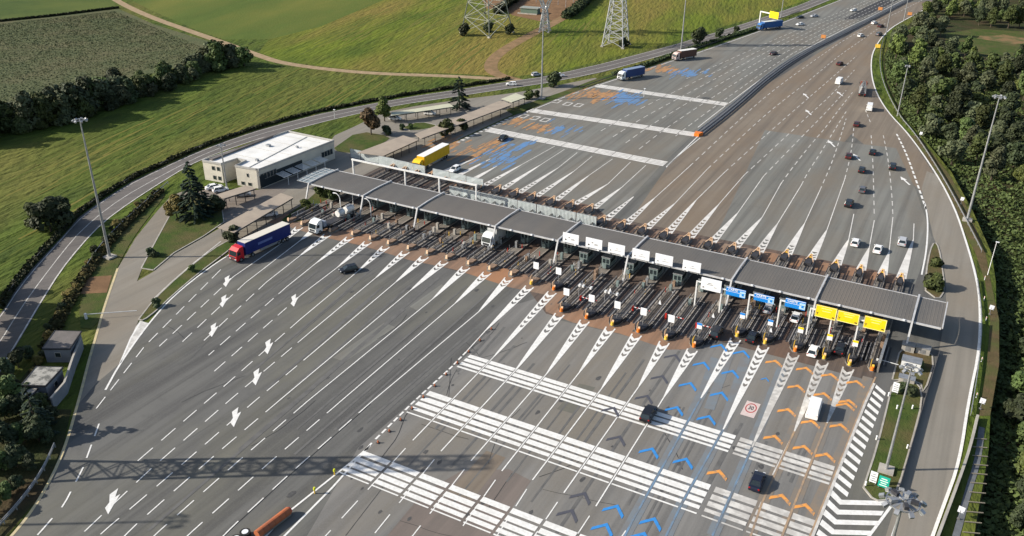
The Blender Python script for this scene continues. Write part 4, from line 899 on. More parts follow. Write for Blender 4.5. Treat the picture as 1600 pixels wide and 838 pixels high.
# ------------------------------------------------------------------ pylons
def lattice(b, cs0, cs1, n, r, taper=lambda t: t):
    rows = []
    for k in range(n+1): t = taper(k/n); rows.append([Vector(a).lerp(Vector(c), t) for a, c in zip(cs0, cs1)])
    for a, c in zip(rows, rows[1:]):
        for k in range(4):
            b.beam(a[k], c[k], r*1.5, r*1.5); b.beam(a[k], c[(k+1) % 4], r*.8, r*.8); b.beam(a[(k+1) % 4], c[k], r*.8, r*.8)
    for a in rows[1:]:
        for k in range(4): b.beam(a[k], a[(k+1) % 4], r*.7, r*.7)
def sq(h, z, cx=0, cy=0): return [(cx-h, cy-h, z), (cx+h, cy-h, z), (cx+h, cy+h, z), (cx-h, cy+h, z)]
def pylon(c, rz, half, h, label, waist=.55, r=.2, n=9, arms=True, tex=STEEL):
    t = thing('pylon', label, 'pylon', (c.x, c.y, 0), rz, 'lattice power pylons')
    b = MB(); lattice(b, sq(half, .3), sq(half*.32, h*waist), n, r, lambda t: 1-(1-t)**1.25); lattice(b, sq(half*.32, h*waist), sq(.4, h), 7, r*.8); b.obj('tower_body', tex, t)
    if arms:
        for z in (.62, .76, .9):
            b = MB()
            for s in (-1, 1):
                tip = Vector((s*half*1.35, 0, h*z+.2))
                for yy in (-half*.2, half*.2): b.beam((s*half*.2, yy, h*z-.4), tip, r, r); b.beam((s*half*.2, yy, h*z+1.6), tip, r, r)
            b.obj('cross_arm', tex, t)
    for sx in (-1, 1):
        for sy in (-1, 1): MB().box((sx*half, sy*half, .25), (1.3, 1.3, .6)).obj('footing', CONCL, t)
    return t
pylon(Vector((-214.5, 370.5)), math.radians(-10), 8.8, 58, 'very wide lattice pylon straddling the field by the farm track', .62, .3, 6, tex=M('pylon_paint', (.3, .31, .25), (.22, .23, .2), scale=.3, rough=.6))
PG = M('pylon_galvanised', (.5, .51, .52), (.4, .41, .42), scale=.5, rough=.5, metal=.3)
pylon(Vector((-149.5, 375.5)), math.radians(5), 4.9, 52, 'pale lattice pylon standing alone in the meadow near the far light mast', .6, .26, 9, tex=PG)
t = thing('pylon', 'slim pale pylon whose top splays into a V, beside the farm track', 'pylon', (-191.5, 387, 0), math.radians(15), 'lattice power pylons')
b = MB(); hw = HT(850, 13, P(850, 49)); lattice(b, sq(2.3, .3), sq(.9, hw), 6, .24); b.obj('tower_body', PG, t)
b = MB()
for s in (-1, 1): lattice(b, sq(.7, hw, s*.5), sq(.8, hw+20, s*8.5), 6, .22)
b.beam((-12, 0, hw+20), (12, 0, hw+20), .5, .5); b.obj('splayed_arm', PG, t)
for sx in (-1, 1):
    for sy in (-1, 1): MB().box((sx*2.3, sy*2.3, .25), (.9, .9, .6)).obj('footing', CONCL, t)
t = pylon(Vector((-120.4, 51.2)), SUN_AZ, 3.1, 42, 'lattice pylon at the left edge whose long shadow lies across the exit lanes', .5, .15, 9, arms=False, tex=PG)
b = MB(); lattice(b, sq(2.2, 15), sq(1.6, 41), 12, .22); b.obj('shadow_bracing', PG, t)  # extra bracing added to thicken the shadow this pylon casts

# ------------------------------------------------------------------ road vehicles
def loft(b, secs):
    n = len(secs[0]); base = len(b.v); b.v += [tuple(p) for s in secs for p in s]
    for i in range(len(secs)-1):
        for k in range(n): b.f.append([base+i*n+k, base+i*n+(k+1) % n, base+(i+1)*n+(k+1) % n, base+(i+1)*n+k]); b.m.append(b.cur)
    b.f.append([base+k for k in range(n-1, -1, -1)]); b.m.append(b.cur); b.f.append([base+(len(secs)-1)*n+k for k in range(n)]); b.m.append(b.cur)
PAINT = {}
def paint(nm, col, rough=.3):
    if nm not in PAINT: PAINT[nm] = M('paint_'+nm, col, rough=rough, spec=.5)
    return PAINT[nm]
PC = dict(black=(.012, .012, .015), white=(.75, .75, .74), silver=(.42, .43, .45), grey=(.1, .1, .11), red=(.22, .02, .015), darkred=(.06, .018, .018), navy=(.012, .015, .03))
WH = {}
def wheels(t, L, ys, tr, r=.33, wd=.22):
    key = (r, wd)
    if key not in WH:
        b = MB(); b.mat(0).tube((-wd/2, 0, 0), (wd/2, 0, 0), r, n=14); b.mat(1).tube((-wd/2-.01, 0, 0), (wd/2+.01, 0, 0), r*.6, n=10); WH[key] = b.mesh('wheel', [RUBBER, RIM])
    for y in ys:
        for s in (-1, 1): link('wheel', WH[key], t, (s*tr, y, r))
def make_car(kind, colour):
    """front faces +Y"""
    t = thing({'van': 'van', 'suv': 'car', 'hatch': 'car', 'saloon': 'car'}[kind], '', 'van' if kind == 'van' else 'car')
    pm = paint(colour, PC[colour]); b = MB()
    if kind == 'saloon': L, W, zb, zr = 4.6, .9, .92, 1.44; st = [(-2.3, .35, .78, .78), (-2.15, .28, .93, .86), (-1.5, .22, .96, .9), (0, .2, .93, .9), (1.0, .22, .93, .9), (1.9, .26, .8, .86), (2.2, .3, .68, .78), (2.3, .38, .58, .7)]; g = (-1.75, -1.0, .35, 1.2)
    elif kind == 'hatch': L, W, zb, zr = 4.1, .87, .95, 1.5; st = [(-2.05, .35, .8, .76), (-1.95, .28, .98, .84), (-1.2, .22, .98, .87), (0, .2, .95, .87), (.9, .22, .94, .87), (1.7, .26, .82, .84), (1.97, .3, .7, .76), (2.05, .38, .6, .68)]; g = (-1.98, -1.55, .3, 1.15)
    elif kind == 'suv': L, W, zb, zr = 4.6, .95, 1.08, 1.72; st = [(-2.3, .45, .9, .84), (-2.2, .36, 1.1, .92), (-1.4, .3, 1.1, .95), (0, .28, 1.08, .95), (1.1, .3, 1.06, .95), (2.0, .34, .98, .91), (2.22, .38, .86, .84), (2.3, .46, .74, .76)]; g = (-2.2, -1.85, .4, 1.25)
    else: L, W, zb, zr = 5.4, 1.0, 1.25, 2.35; st = [(-2.7, .4, 1.2, .95), (-2.65, .3, 1.3, 1.0), (-1.4, .28, 1.3, 1.0), (0, .28, 1.28, 1.0), (1.4, .28, 1.25, 1.0), (2.2, .32, 1.1, .96), (2.6, .36, .92, .9), (2.7, .45, .75, .84)]; g = (-2.62, -2.55, 1.1, 1.95)
    loft(b, [[(hw*.92, y, z0), (hw, y, z0+.18), (hw, y, z0+(z1-z0)*.62), (hw*.9, y, z1), (-hw*.9, y, z1), (-hw, y, z0+(z1-z0)*.62), (-hw, y, z0+.18), (-hw*.92, y, z0)] for y, z0, z1, hw in st])
    b.obj('body', pm, t, smooth=False)
    yb, yr0, yr1, yf = g; iw, ow = W*.72, W*.9; b = MB()
    gm = pm if kind == 'van' else GLASS
    lo = [(-ow, yb, zb), (ow, yb, zb), (ow, yf, zb), (-ow, yf, zb)]; hi = [(-iw, yr0, zr-.05), (iw, yr0, zr-.05), (iw, yr1, zr-.05), (-iw, yr1, zr-.05)]
    if kind == 'van': hi = [(-W*.86, yr0, zr-.05), (W*.86, yr0, zr-.05), (W*.84, yr1, zr-.05), (-W*.84, yr1, zr-.05)]
    fs = [(0, 1, 5, 4), (1, 2, 6, 5), (3, 0, 4, 7)]
    b.mat(0).add(lo+hi, fs); b.mat(1).add(lo+hi, [(2, 3, 7, 6)])
    b.obj('load_space' if kind == 'van' else 'cabin_glass', [gm, GLASS], t)
    b = MB(); b.prism([(h_[0]*1.03, h_[1]*1.0+(-.04 if j < 2 else .04)) for j, h_ in enumerate(hi)], zr-.05, zr+.02); b.obj('roof', pm, t)
    if kind != 'van':
        for s in (-1, 1):
            ym = (yb+yf)/2-.1
            for p0, p1, ww in (((s*ow, yf-.02, zb), (s*iw, yr1, zr-.03), .09), ((s*ow, yb+.02, zb), (s*iw, yr0, zr-.03), .12), ((s*ow, ym, zb), (s*iw*1.01, (yr0+yr1)/2, zr-.03), .1)): MB().beam(p0, p1, ww, .07).obj('pillar', pm, t)
    wheels(t, L, (-L*.3, L*.31), W-.1, .33 if kind in ('saloon', 'hatch') else .37)
    for s in (-1, 1):
        MB().box((s*W*.66, L/2-.12, zb*.68), (.36, .16, .16)).obj('headlight', LAMPW, t); MB().box((s*W*.74, -L/2+.06, zb*.86), (.24, .12, .2)).obj('tail_light', LAMPR, t)
        MB().box((s*(W+.08), yf-.28, zb+.08), (.2, .12, .14)).obj('wing_mirror', pm, t)
    return t
CACHE = {}
def car(kind, colour, px, py, heading, label, group=None, z=.085, sc=None):
    """heading: compass of travel in degrees, 90 = away along +Y"""
    p = P(px, py); key = (kind, colour); rz = math.radians(heading-90)
    if key not in CACHE:
        t = make_car(kind, colour); CACHE[key] = t; t.location = (p.x, p.y, z); t.rotation_euler = (0, 0, rz); t['label'] = label
        if group: t['group'] = group
        bpy.context.view_layer.update(); return t
    t = dup(CACHE[key], (p.x, p.y, z), rz, label)
    if group: t['group'] = group
    elif 'group' in t: del t['group']
    return t
car('hatch', 'black', 545, 425, 236, 'black hatchback alone on the exit lanes, below the packed toll noses')
car('suv', 'black', 1013, 652, 92, 'black off-roader crossing the upper rumble band by the blue chevrons')
car('saloon', 'navy', 1182, 757, 92, 'dark car driving up the lane with orange chevrons, near the bottom rumble band')
car('van', 'white', 1271, 645, 92, 'white panel van between orange chevrons heading for the yellow signs')
car('hatch', 'white', 1270, 553, 90, 'small white car between two toll noses under the yellow signs')
car('hatch', 'white', 1243, 500, 90, 'white car just in front of the last blue sign')
car('hatch', 'silver', 1201, 486, 90, 'pale car half hidden under the middle blue sign')
car('saloon', 'black', 1175, 531, 90, 'black car entering between the first and second blue-topped panels')
car('suv', 'black', 1119, 524, 90, 'black car beside the first blue-topped panel, headed under the canopy')
car('saloon', 'black', 1312, 549, 90, 'black car in the lane between the yellow-topped panels')
car('hatch', 'white', 711, 268, 268, 'white car waiting behind the yellow lorry\'s shadow')
car('saloon', 'black', 786, 219, 272, 'dark car approaching the toll by the white edge blocks')
car('saloon', 'white', 1250, 40, 236, 'white car beside the far blue lorry')
car('saloon', 'silver', 1272, 27, 236, 'silver car in the far carriageway near the left edge line')
car('saloon', 'black', 1250, 29, 236, 'dark car just ahead of the silver car, far carriageway')
car('hatch', 'white', 1333, 18, 240, 'white car by the dark patched strip on the far carriageway')
car('saloon', 'darkred', 1208, 86, 250, 'dark red car alone on the far entry lanes left of the median')
car('hatch', 'white', 1366, 38, 68, 'white car between the median and the far barrier bend')
car('saloon', 'darkred', 1376, 43, 68, 'small dark red car just behind the white car at the barrier bend')
car('suv', 'grey', 1373, 56, 72, 'grey-white off-roader at the inside of the barrier bend')
car('hatch', 'white', 1345, 58, 66, 'white hatchback alone near the far median')
car('saloon', 'darkred', 1312, 102, 78, 'dark red car in the middle of the brown carriageway')
car('van', 'white', 1311, 131, 85, 'white van above the white direction arrows')
car('van', 'white', 1358, 172, 95, 'white van just behind the lorry with steel load')
car('saloon', 'darkred', 1338, 197, 92, 'dark red car behind the white van on the brown carriageway')
car('saloon', 'black', 1363, 241, 92, 'black car, front right one of the dark cluster')
car('saloon', 'darkred', 1326, 247, 92, 'reddish car beside a white arrow at the left of the dark cluster')
car('hatch', 'black', 1346, 269, 92, 'black hatchback in the middle of the dark cluster')
car('suv', 'black', 1394, 264, 95, 'dark off-roader rightmost in the dark cluster')
car('hatch', 'grey', 1347, 300, 92, 'dark grey hatchback at the rear of the dark cluster')
car('suv', 'black', 1326, 322, 90, 'black off-roader nearest the toll noses, left lane')
car('hatch', 'white', 1336, 383, 90, 'white car with a dark roof leaving the right-hand toll lanes, first of three')
car('saloon', 'white', 1371, 393, 90, 'white saloon leaving the right-hand toll lanes, middle of three')
car('suv', 'silver', 1409, 382, 92, 'silver off-roader leaving the outermost right toll lane')
car('hatch', 'white', 874, 120, 30, 'white car on the ring road right of the farm track mouth', z=.06)
car('hatch', 'white', 799, 134, 205, 'white car on the ring road at the end of its dark leafy band', z=.06)
car('hatch', 'silver', 838, 119, 60, 'pale car pulled over at the farm track mouth', z=.06)
car('hatch', 'white', 345, 300, 60, 'white car parked in front of the cream gable', z=.075)
car('saloon', 'white', 335, 296, 60, 'white saloon parked beside the tall spruce', z=.075)
car('hatch', 'white', 618, 188, 20, 'white car at the left end of the long pale carport', z=.075)
car('hatch', 'white', 672, 180, 20, 'white car in the middle of the long pale carport', z=.075)
car('hatch', 'silver', 380, 307, 45, 'silver car under the small beige carport', z=.075)
car('saloon', 'white', 420, 338, 45, 'white car under the long beige carport by the blue lorry', z=.075)
for k, (x, y) in enumerate(((444, 268), (458, 262), (472, 255), (486, 248))):
    car('hatch', ('silver', 'white', 'grey', 'white')[k], x, y, -45, ('silver car under the first slatted awning of the building', 'white car under the second slatted awning of the building', 'grey car under the third slatted awning of the building', 'white car under the fourth slatted awning of the building')[k], z=.075)
def sideprof(b, prof, hw, x0=0.0, taper=1.0):
    n = len(prof); vs = [(x0-hw, y, z) for y, z in prof]+[(x0+hw, y, z) for y, z in prof]
    b.add(vs, [tuple(range(n)), tuple(range(2*n-1, n-1, -1))]+[(i, n+i, n+(i+1) % n, (i+1) % n) for i in range(n)])
def lorry(px, py, heading, label, cabc, boxc, roofc, L=16.3, boxL=13.4, h=3.95, kind='box', z=.09, logo=None, cat='lorry'):
    p = P(px, py); t = thing('lorry', label, cat, (p.x, p.y, z), math.radians(heading-90))
    cm = M('cab_paint', cabc, rough=.35, spec=.5); fy_ = L/2
    b = MB(); sideprof(b, [(fy_-2.2, .55), (fy_-.05, .5), (fy_, 1.5), (fy_-.35, 2.75), (fy_-1.1, 3.35), (fy_-2.2, 3.5)], 1.22); b.obj('cab', cm, t)
    b = MB(); sideprof(b, [(fy_+.02, 1.62), (fy_-.3, 2.7), (fy_-.36, 2.7), (fy_-.1, 1.62)], 1.1); b.obj('windscreen', GLASS, t)
    for s in (-1, 1):
        MB().box((s*1.235, fy_-.9, 2.1), (.04, .8, .75)).obj('side_window', GLASS, t); MB().box((s*1.42, fy_-.25, 2.3), (.2, .15, .6)).obj('mirror', DARKM, t); MB().box((s*.85, fy_+.0, .85), (.4, .12, .25)).obj('headlight', LAMPW, t)
    MB().box((0, fy_+.02, .62), (2.3, .14, .4)).obj('bumper', DARKM, t); MB().box((0, fy_-.02, 1.2), (1.7, .1, .45)).obj('grille', DARKM, t)
    MB().box((0, -.5, .85), (.9, L-2.4, .35)).obj('chassis', DARKM, t)
    y1 = fy_-2.75; y0 = y1-boxL; bm = M('body_panel', boxc, tuple(v*.8 for v in boxc), scale=.5, rough=.5)
    if kind == 'box':
        MB().box((0, (y0+y1)/2, (1.1+h)/2), (2.5, boxL, h-1.1)).obj('trailer_box', bm, t)
        MB().box((0, (y0+y1)/2, h+.03), (2.44, boxL-.06, .07)).obj('trailer_roof', M('trailer_roof', roofc, rough=.55), t)
        for s in (-1, 1): MB().box((s*1.2, (y0+y1)/2-.5, .78), (.06, boxL*.45, .5)).obj('side_guard', STEEL, t)
        if logo:
            for s in (1, -1): MB().box((s*1.262, (y0+y1)/2+1, 2.5), (.02, 4.2, .55)).obj('printed_mark', M('faded_print', logo, rough=.5), t)
    elif kind == 'tank':
        b = MB(); b.tube((0, y0, 2.3), (0, y1, 2.3), 1.15, n=18); b.obj('tank', TANK, t, smooth=False)
        for k in range(4): MB().tube((0, lerp(y0, y1, .15+.23*k), 3.42), (0, lerp(y0, y1, .15+.23*k), 3.62), .35, n=10).obj('manhole', STEEL, t)
        b = MB(); b.box((0, (y0+y1)/2, 3.5), (.6, boxL*.92, .06)); b.obj('walkway', STEEL, t)
    elif kind == 'tanks':
        MB().box((0, (y0+y1)/2, 1.2), (2.4, boxL, .25)).obj('flat_bed', DARKM, t)
        for yy, r_, l_ in ((y0+1.6, .9, 2.4), (y0+4.6, .8, 2.0)):
            MB().tube((0, yy-l_/2, 2.4), (0, yy+l_/2, 2.4), r_, n=16).obj('tank', TANK, t); MB().box((0, yy, 3.4), (.7, l_*.7, .12)).obj('hatch', STEEL, t); MB().box((0, yy, 1.5), (2.0, .4, .5)).obj('saddle', STEEL, t)
        MB().box((0, y1-.5, 1.9), (2.3, .9, 1.4)).obj('pump_box', M('pump_grey', (.25, .28, .33), rough=.5), t)
    elif kind == 'load':
        MB().box((0, (y0+y1)/2, 1.25), (2.5, boxL, .2)).obj('flat_bed', DARKM, t)
        rr = random.Random(4)
        for k in range(9): 
            b = MB(); y = lerp(y0+.3, y1-.3, k/8); b.beam((-1.1, y, 1.4), (rr.uniform(-.6, .2), y+rr.uniform(-.6, .6), 3.9), .16, .5); b.beam((1.1, y, 1.4), (rr.uniform(0, .6), y, 3.6), .16, .4); b.obj('steel_frame', STEEL, t)
    yw = [fy_-1.3, fy_-4.6]+[y0+1.2, y0+2.5, y0+3.8][:3 if boxL > 9 else 1]
    wheels(t, L, yw, 1.08, .5, .32)
    for s in (-1, 1): MB().box((s*.95, y0-.03, 1.0), (.4, .06, .2)).obj('tail_light', LAMPR, t)
    return t
lorry(409, 391, 264.5, 'articulated lorry with a red cab and dark blue trailer leaving on the left', (.5, .012, .02), (.012, .025, .15), (.62, .58, .5), logo=(.12, .16, .35))
lorry(522, 352, 265, 'white-cabbed lorry carrying small white tanks out of the far left lanes', (.66, .68, .67), (.6, .6, .6), (.6, .6, .6), kind='tanks', boxL=11.5, L=14.5)
lorry(780, 375, 268, 'white lorry poking its cab out from under the canopy', (.68, .7, .7), (.5, .52, .52), (.6, .6, .6), boxL=9, L=12)
lorry(674, 257, 270, 'yellow articulated lorry with a white roof queuing behind the canopy', (.78, .46, .01), (.72, .42, .012), (.78, .77, .74))
lorry(986, 123, 246, 'white-cabbed lorry with a blue tipper body on the far entry lanes', (.7, .72, .72), (.03, .06, .18), (.2, .26, .38), L=13, boxL=10)
lorry(1069, 93, 240, 'small brown-bodied lorry with a white roof at the foot of the far mast', (.55, .42, .38), (.12, .06, .045), (.72, .7, .66), L=12, boxL=9)
lorry(1202, 46, 236, 'bright blue lorry with a pale roof under the yellow gantry sign', (.04, .16, .42), (.025, .11, .32), (.55, .6, .62), L=15, boxL=12)
lorry(1347, 146, 97, 'dark lorry with a load of grey steel frames beside the right barrier', (.25, .1, .07), (.2, .2, .2), (.3, .3, .3), L=13, boxL=10, kind='load')

# ------------------------------------------------------------------ buildings
def walls(b, fp, z0, z1):
    n = len(fp)
    for i in range(n):
        a, c = fp[i], fp[(i+1) % n]; b.quad((*a, z0), (*c, z0), (*c, z1), (*a, z1))
bl = thing('service_building', 'cream two-storey service building with a flat white roof behind the canopy', 'building', (-172, 172, .06))
O = Vector((-172, 172))
FP = [(-181.6, 158.3), (-175.3, 158.9), (-174.6, 164.2), (-171.3, 164.2), (-170.8, 159.6), (-163.4, 160.5), (-161.7, 189.8), (-179.3, 190.0)]
fp = [(x-O.x, y-O.y) for x, y in FP]
b = MB(); walls(b, fp, 0, 5.5); b.obj('wall', BWALL, bl)
rf = MB().flat([(x*.985, y*.985) for x, y in fp], 5.25).obj('roof', BROOF, bl)
b = MB(); b.wallstrip(fp+[fp[0]], .3, 5.2, 5.75); b.obj('parapet', M('grey_parapet', (.4, .39, .37), (.33, .32, .3), scale=.5, rough=.8), rf)
MB().beam((4.8, -11, 5.32), (.8, 17, 5.32), .25, .14).obj('ridge_seam', M('roof_seam', (.4, .39, .36), rough=.7), rf)
MB().box((-8.2, 2, 5.5), (1.2, 28, .5)).obj('gutter_channel', SHEDR, rf)
for yy in (-5, 2, 9, 14.5): MB().beam((-6.6, yy, 5.28), (7.6, yy+.4, 5.28), .1, .08).obj('sheet_seam', bpy.data.materials['roof_seam'], rf)
for x, y, sx, sy in ((3, -6, .8, .8), (-3, 5, 1.2, 1.0), (5, 8, .6, .6)): MB().box((x, y, 5.55), (sx, sy, .6)).obj('vent', STEEL, rf)
def window(parent, a, c, t, z, wd, hg):
    a, c = Vector(a), Vector(c); p = a.lerp(c, t); d = (c-a).normalized(); n = Vector((d.y, -d.x)); q = p+n*.03
    o = MB().box((0, 0, 0), (wd+.2, .1, hg+.2)).obj('window', CONCL, parent, (q.x, q.y, z)); o.rotation_euler = (0, 0, math.atan2(d.y, d.x))
    MB().box((0, -.05, 0), (wd, .06, hg)).obj('pane', GLASS, o)
for t in (.55, .82):
    for z in (1.2, 3.9): window(bl, fp[0], fp[1], t, z, .9, 1.0)
for t in (.3, .7): window(bl, fp[2], fp[3], t, 3.7, .9, 1.2)
for t in (.25, .55): window(bl, fp[4], fp[5], t, .9, 1.0, .8)
window(bl, fp[4], fp[5], .5, 3.4, .5, .9)
for t in (.03, .07, .11, .15, .19, .83, .87, .91, .95): window(bl, fp[5], fp[6], t, 3.2 if t < .5 else 2.6, 1.0, 1.5)
d = MB().box((fp[5][0]+.62, -2, 1.9), (.12, 18, 3.4)).obj('shade_panel', GLASS, bl); d.rotation_euler = (0, 0, math.radians(-3))  # dark sheet put in for the shade under the awnings
for k, (x, y) in enumerate(((-160.4, 166.8), (-160.2, 170.4), (-160.0, 174.0), (-159.8, 177.6), (-159.6, 181.2))):
    t = thing('slatted_awning', ('first', 'second', 'third', 'fourth', 'fifth')[k]+' white slatted awning along the shaded side of the service building, counting from the front', 'awning', (x, y, .06), math.radians(-3), 'slatted awnings')
    for j in range(6): MB().beam((-1.9, -1.2+.5*j, 2.9), (1.3, -1.2+.5*j, 2.4), .16, .08).obj('slat', WHITE, t)
    b = MB(); b.box((1.3, 0, 1.3), (.12, .12, 2.6)); b.obj('post', WHITE, t); b = MB(); b.beam((1.3, -1.6, 2.5), (1.3, 1.5, 2.5), .14, .14); b.obj('beam', WHITE, t)
def carport(quad, label, mat, n=5, h=2.9):
    c = sum((q for q in quad), Vector((0, 0, 0)))/4; t = thing('carport', label, 'carport', (c.x, c.y, .06), 0, 'carports')
    pl = [(q.x-c.x, q.y-c.y) for q in quad]
    a = sum(pl[i][0]*pl[(i+1) % 4][1]-pl[(i+1) % 4][0]*pl[i][1] for i in range(4))
    if a < 0: pl = pl[::-1]
    MB().prism(pl, h-.12, h).obj('roof', mat, t)
    e = [(Vector(pl[i]), Vector(pl[(i+1) % 4])) for i in range(4)]; e.sort(key=lambda v: -(v[1]-v[0]).length)
    for a, c2 in e[:2]:
        MB().beam((*(a*.97), h-.25), (*(c2*.97), h-.25), .15, .22).obj('edge_beam', DARKM, t)
        for k in range(n): p = (a*.97).lerp(c2*.97, (k+.2)/(n-.6)); MB().box((p.x, p.y, h/2-.1), (.14, .14, h-.3)).obj('post', DARKM, t)
    return t
carport([P(x, y, 2.9) for x, y in ((349, 311), (400, 295), (384, 290), (340, 304))], 'small beige carport in front of the cream building', BEIGE, 4)
carport([P(x, y, 2.9) for x, y in ((340, 356), (366, 364), (459, 309), (439, 302))], 'long beige carport beside the blue lorry', BEIGE, 7)
carport([P(x, y, 2.9) for x, y in ((558, 239), (599, 244), (654, 219), (630, 212))], 'brownish carport next to the portal frame', BEIGE, 5)
carport([P(x, y, 2.9) for x, y in ((648, 210), (658, 217), (800, 164), (783, 157))], 'very long narrow brownish carport along the rear plaza edge', BEIGE, 10)
carport([P(x, y, 2.9) for x, y in ((611, 176), (612, 181), (709, 167), (702, 162))], 'pale yellowish carport by the ring road', BEIGEY, 6)
carport([P(x, y, 2.9) for x, y in ((783, 155), (800, 160), (822, 152), (806, 146))], 'short pale carport end beyond the long brownish one', BEIGEY, 3)
def shed(quad, h, label, rm, wm, slope=.0):
    c = sum((q for q in quad), Vector((0, 0, 0)))/4; t = thing('shed', label, 'shed', (c.x, c.y, .02)); pl = [(q.x-c.x, q.y-c.y) for q in quad]
    a = sum(pl[i][0]*pl[(i+1) % 4][1]-pl[(i+1) % 4][0]*pl[i][1] for i in range(4))
    if a < 0: pl = pl[::-1]
    b = MB(); walls(b, [(x*.95, y*.95) for x, y in pl], 0, h-.1); w_ = b.obj('wall', wm, t)
    r = MB().prism(pl, h-.2, h).obj('roof', rm, t)
    a, c2 = Vector(pl[0])*.95, Vector(pl[1])*.95
    MB().wallstrip(pl+[pl[0]], .16, h-.28, h+.06).obj('fascia', DARKM, r)
    window(t, a, c2, .5, 1.6, .9, .8); window(t, Vector(pl[1])*.95, Vector(pl[2])*.95, .5, 1.5, .8, .8)
    return t
shed([P(x, y, 3) for x, y in ((86, 517), (127, 518), (109, 545), (66, 545))], 3, 'flat-roofed grey brick shed by the left service road', SHEDR, SHEDW)
shed([P(x, y, 3) for x, y in ((57, 573), (98, 574), (71, 603), (33, 602))], 3, 'shed with a lichen-streaked roof behind the long boundary wall', LICH, SHEDW)
shed([P(x, y, 2.4) for x, y in ((36, 602), (62, 603), (48, 621), (25, 620))], 2.4, 'low shed with a bare pale slab roof, lowest of the three', CONCL, SHEDW)
w0 = [P(*q) for q in ((130, 545), (118, 575), (105, 615), (84, 640))]
t = thing('boundary_wall', 'grey boundary wall between the sheds and the left service road', 'wall', (w0[0].x, w0[0].y, .02)); MB().wallstrip([(p.x-w0[0].x, p.y-w0[0].y) for p in w0], .25, 0, 2.2).obj('wall', SHEDW, t); MB().wallstrip([(p.x-w0[0].x, p.y-w0[0].y) for p in w0], .36, 2.2, 2.32).obj('coping', CONCL, t)
# substation
p = P(826, 22); t = thing('substation_hut', 'low green-roofed hut in the reddish substation yard', 'hut', (p.x, p.y+2, .03), math.radians(8))
MB().box((0, 0, 1.4), (9.5, 5, 2.8)).obj('wall', M('green_hut', (.12, .17, .13), rough=.8), t); MB().box((0, 0, 3.0), (10.3, 5.8, .35)).obj('roof', M('grey_hut_roof', (.25, .27, .24), rough=.8), t); MB().box((-.5, -3.6, .3), (11, .4, .6)).obj('plinth', CONCL, t)
for k, (x, y) in enumerate(((858, 14), (872, 8), (884, 12), (896, 4), (838, 4), (908, 10), (800, 6), (866, 0))):
    p = P(x, y); t = thing('substation_pole', 'thin grey switchgear pole in the substation yard', 'pole', (p.x, p.y, .03), 0, 'switchgear poles')
    MB().tube((0, 0, 0), (0, 0, 7), .16, .12, 6).obj('shaft', STEEL, t); MB().box((0, 0, 6.6), (3, .2, .25)).obj('crossarm', STEEL, t)

# ------------------------------------------------------------------ rails, walls, fences, kerb furniture
def guardrail(name, label, pts, posts=4.0, h=.75, group=None, off=0.0, mat=STEEL, z0=.05, cat='guard rail', rails=((.62, .3),)):
    pts = smoothline(pts, 2); o = pts[0]; t = thing(name, label, cat, (o.x, o.y, z0), 0, group); loc = [(p.x-o.x, p.y-o.y) for p in pts]
    for z, hh in rails: MB().wallstrip(loc, .1, z-hh/2, z+hh/2).obj('rail', mat, t)
    L = sum((Vector(a)-Vector(c)).length for a, c in zip(loc, loc[1:])); n = max(2, int(L/posts)); q = resample(loc, n); pm = MB().box((0, 0, .36), (.1, .12, .72)).mesh('post', mat)
    for p in q[:280]: link('post', pm, t, (p.x, p.y, 0))
    return t
me_ = smoothline(poly((1092, 211), (1140, 174), (1200, 121), (1250, 87), (1312, 56), (1363, 30), (1419, 1), (1480, -30)))
med = thing('median_barrier', 'long steel median barrier with a dark gravel strip between its rails', 'barrier', (me_[0].x, me_[0].y, .08)); o = me_[0]
for d_, nm in ((-1.1, 'rail'), (1.1, 'rail'), (0, 'rail')):
    pts = []
    for i, p in enumerate(me_):
        d = (me_[min(i+1, len(me_)-1)]-me_[max(i-1, 0)]).normalized(); pts.append((p.x-o.x-d.y*d_, p.y-o.y+d.x*d_))
    MB().wallstrip(pts, .16, .4, .85).obj('rail', STEEL, med)
    pm = MB().box((0, 0, .35), (.14, .14, .7)).mesh('post', RAILM)
    for q in resample(pts, 70): link('post', pm, med, (q.x, q.y, 0))
MB().strip([(p.x-o.x, p.y-o.y) for p in me_], 2.9, .012).obj('gravel_strip', M('dark_gravel', (.07, .075, .085), (.11, .11, .12), scale=2, rough=.95), med)
b = MB(); b.prism([(-.8, -2.2), (.8, -2.2), (1.3, .2), (-1.3, .2)], 0, 1.0); te = b.obj('end_terminal', ORANGE, med); te.rotation_euler = (0, 0, math.radians(-5))
DORANGE = M('faded_orange_board', (.55, .22, .06), (.45, .2, .07), scale=1, rough=.6)
for k, (x, y, lb, m) in enumerate(((1286, 61, 'orange box sign on the median barrier, nearer one', DORANGE), (1375, 17, 'orange box sign on the median barrier, farther one', DORANGE), (1421, 25, 'orange-red marker at the far right barrier bend', DORANGE), (1371, 76, 'yellow board on the shoulder inside the barrier bend', YEL))):
    p = P(x, y); t = thing('marker_box', lb, 'marker', (p.x, p.y, .05)); MB().box((0, 0, 1.1), (2.2, .7, 1.5)).obj('panel', m, t); MB().box((0, .3, .5), (.2, .2, 1.0)).obj('post', STEEL, t)
guardrail('guard_rail', 'curved guard rail along the right-hand edge in front of the wood', [P(x+3, y) for x, y in RB[:8]], 4, rails=((.62, .32),))
guardrail('guard_rail', 'guard rail between the brown verge and the service road, past the canopy', [P(x-19, y) for x, y in RB[8:12]], 3)
pw = smoothline(poly((1526, 655), (1518, 690), (1506, 730), (1484, 790), (1466, 838), (1420, 960)))
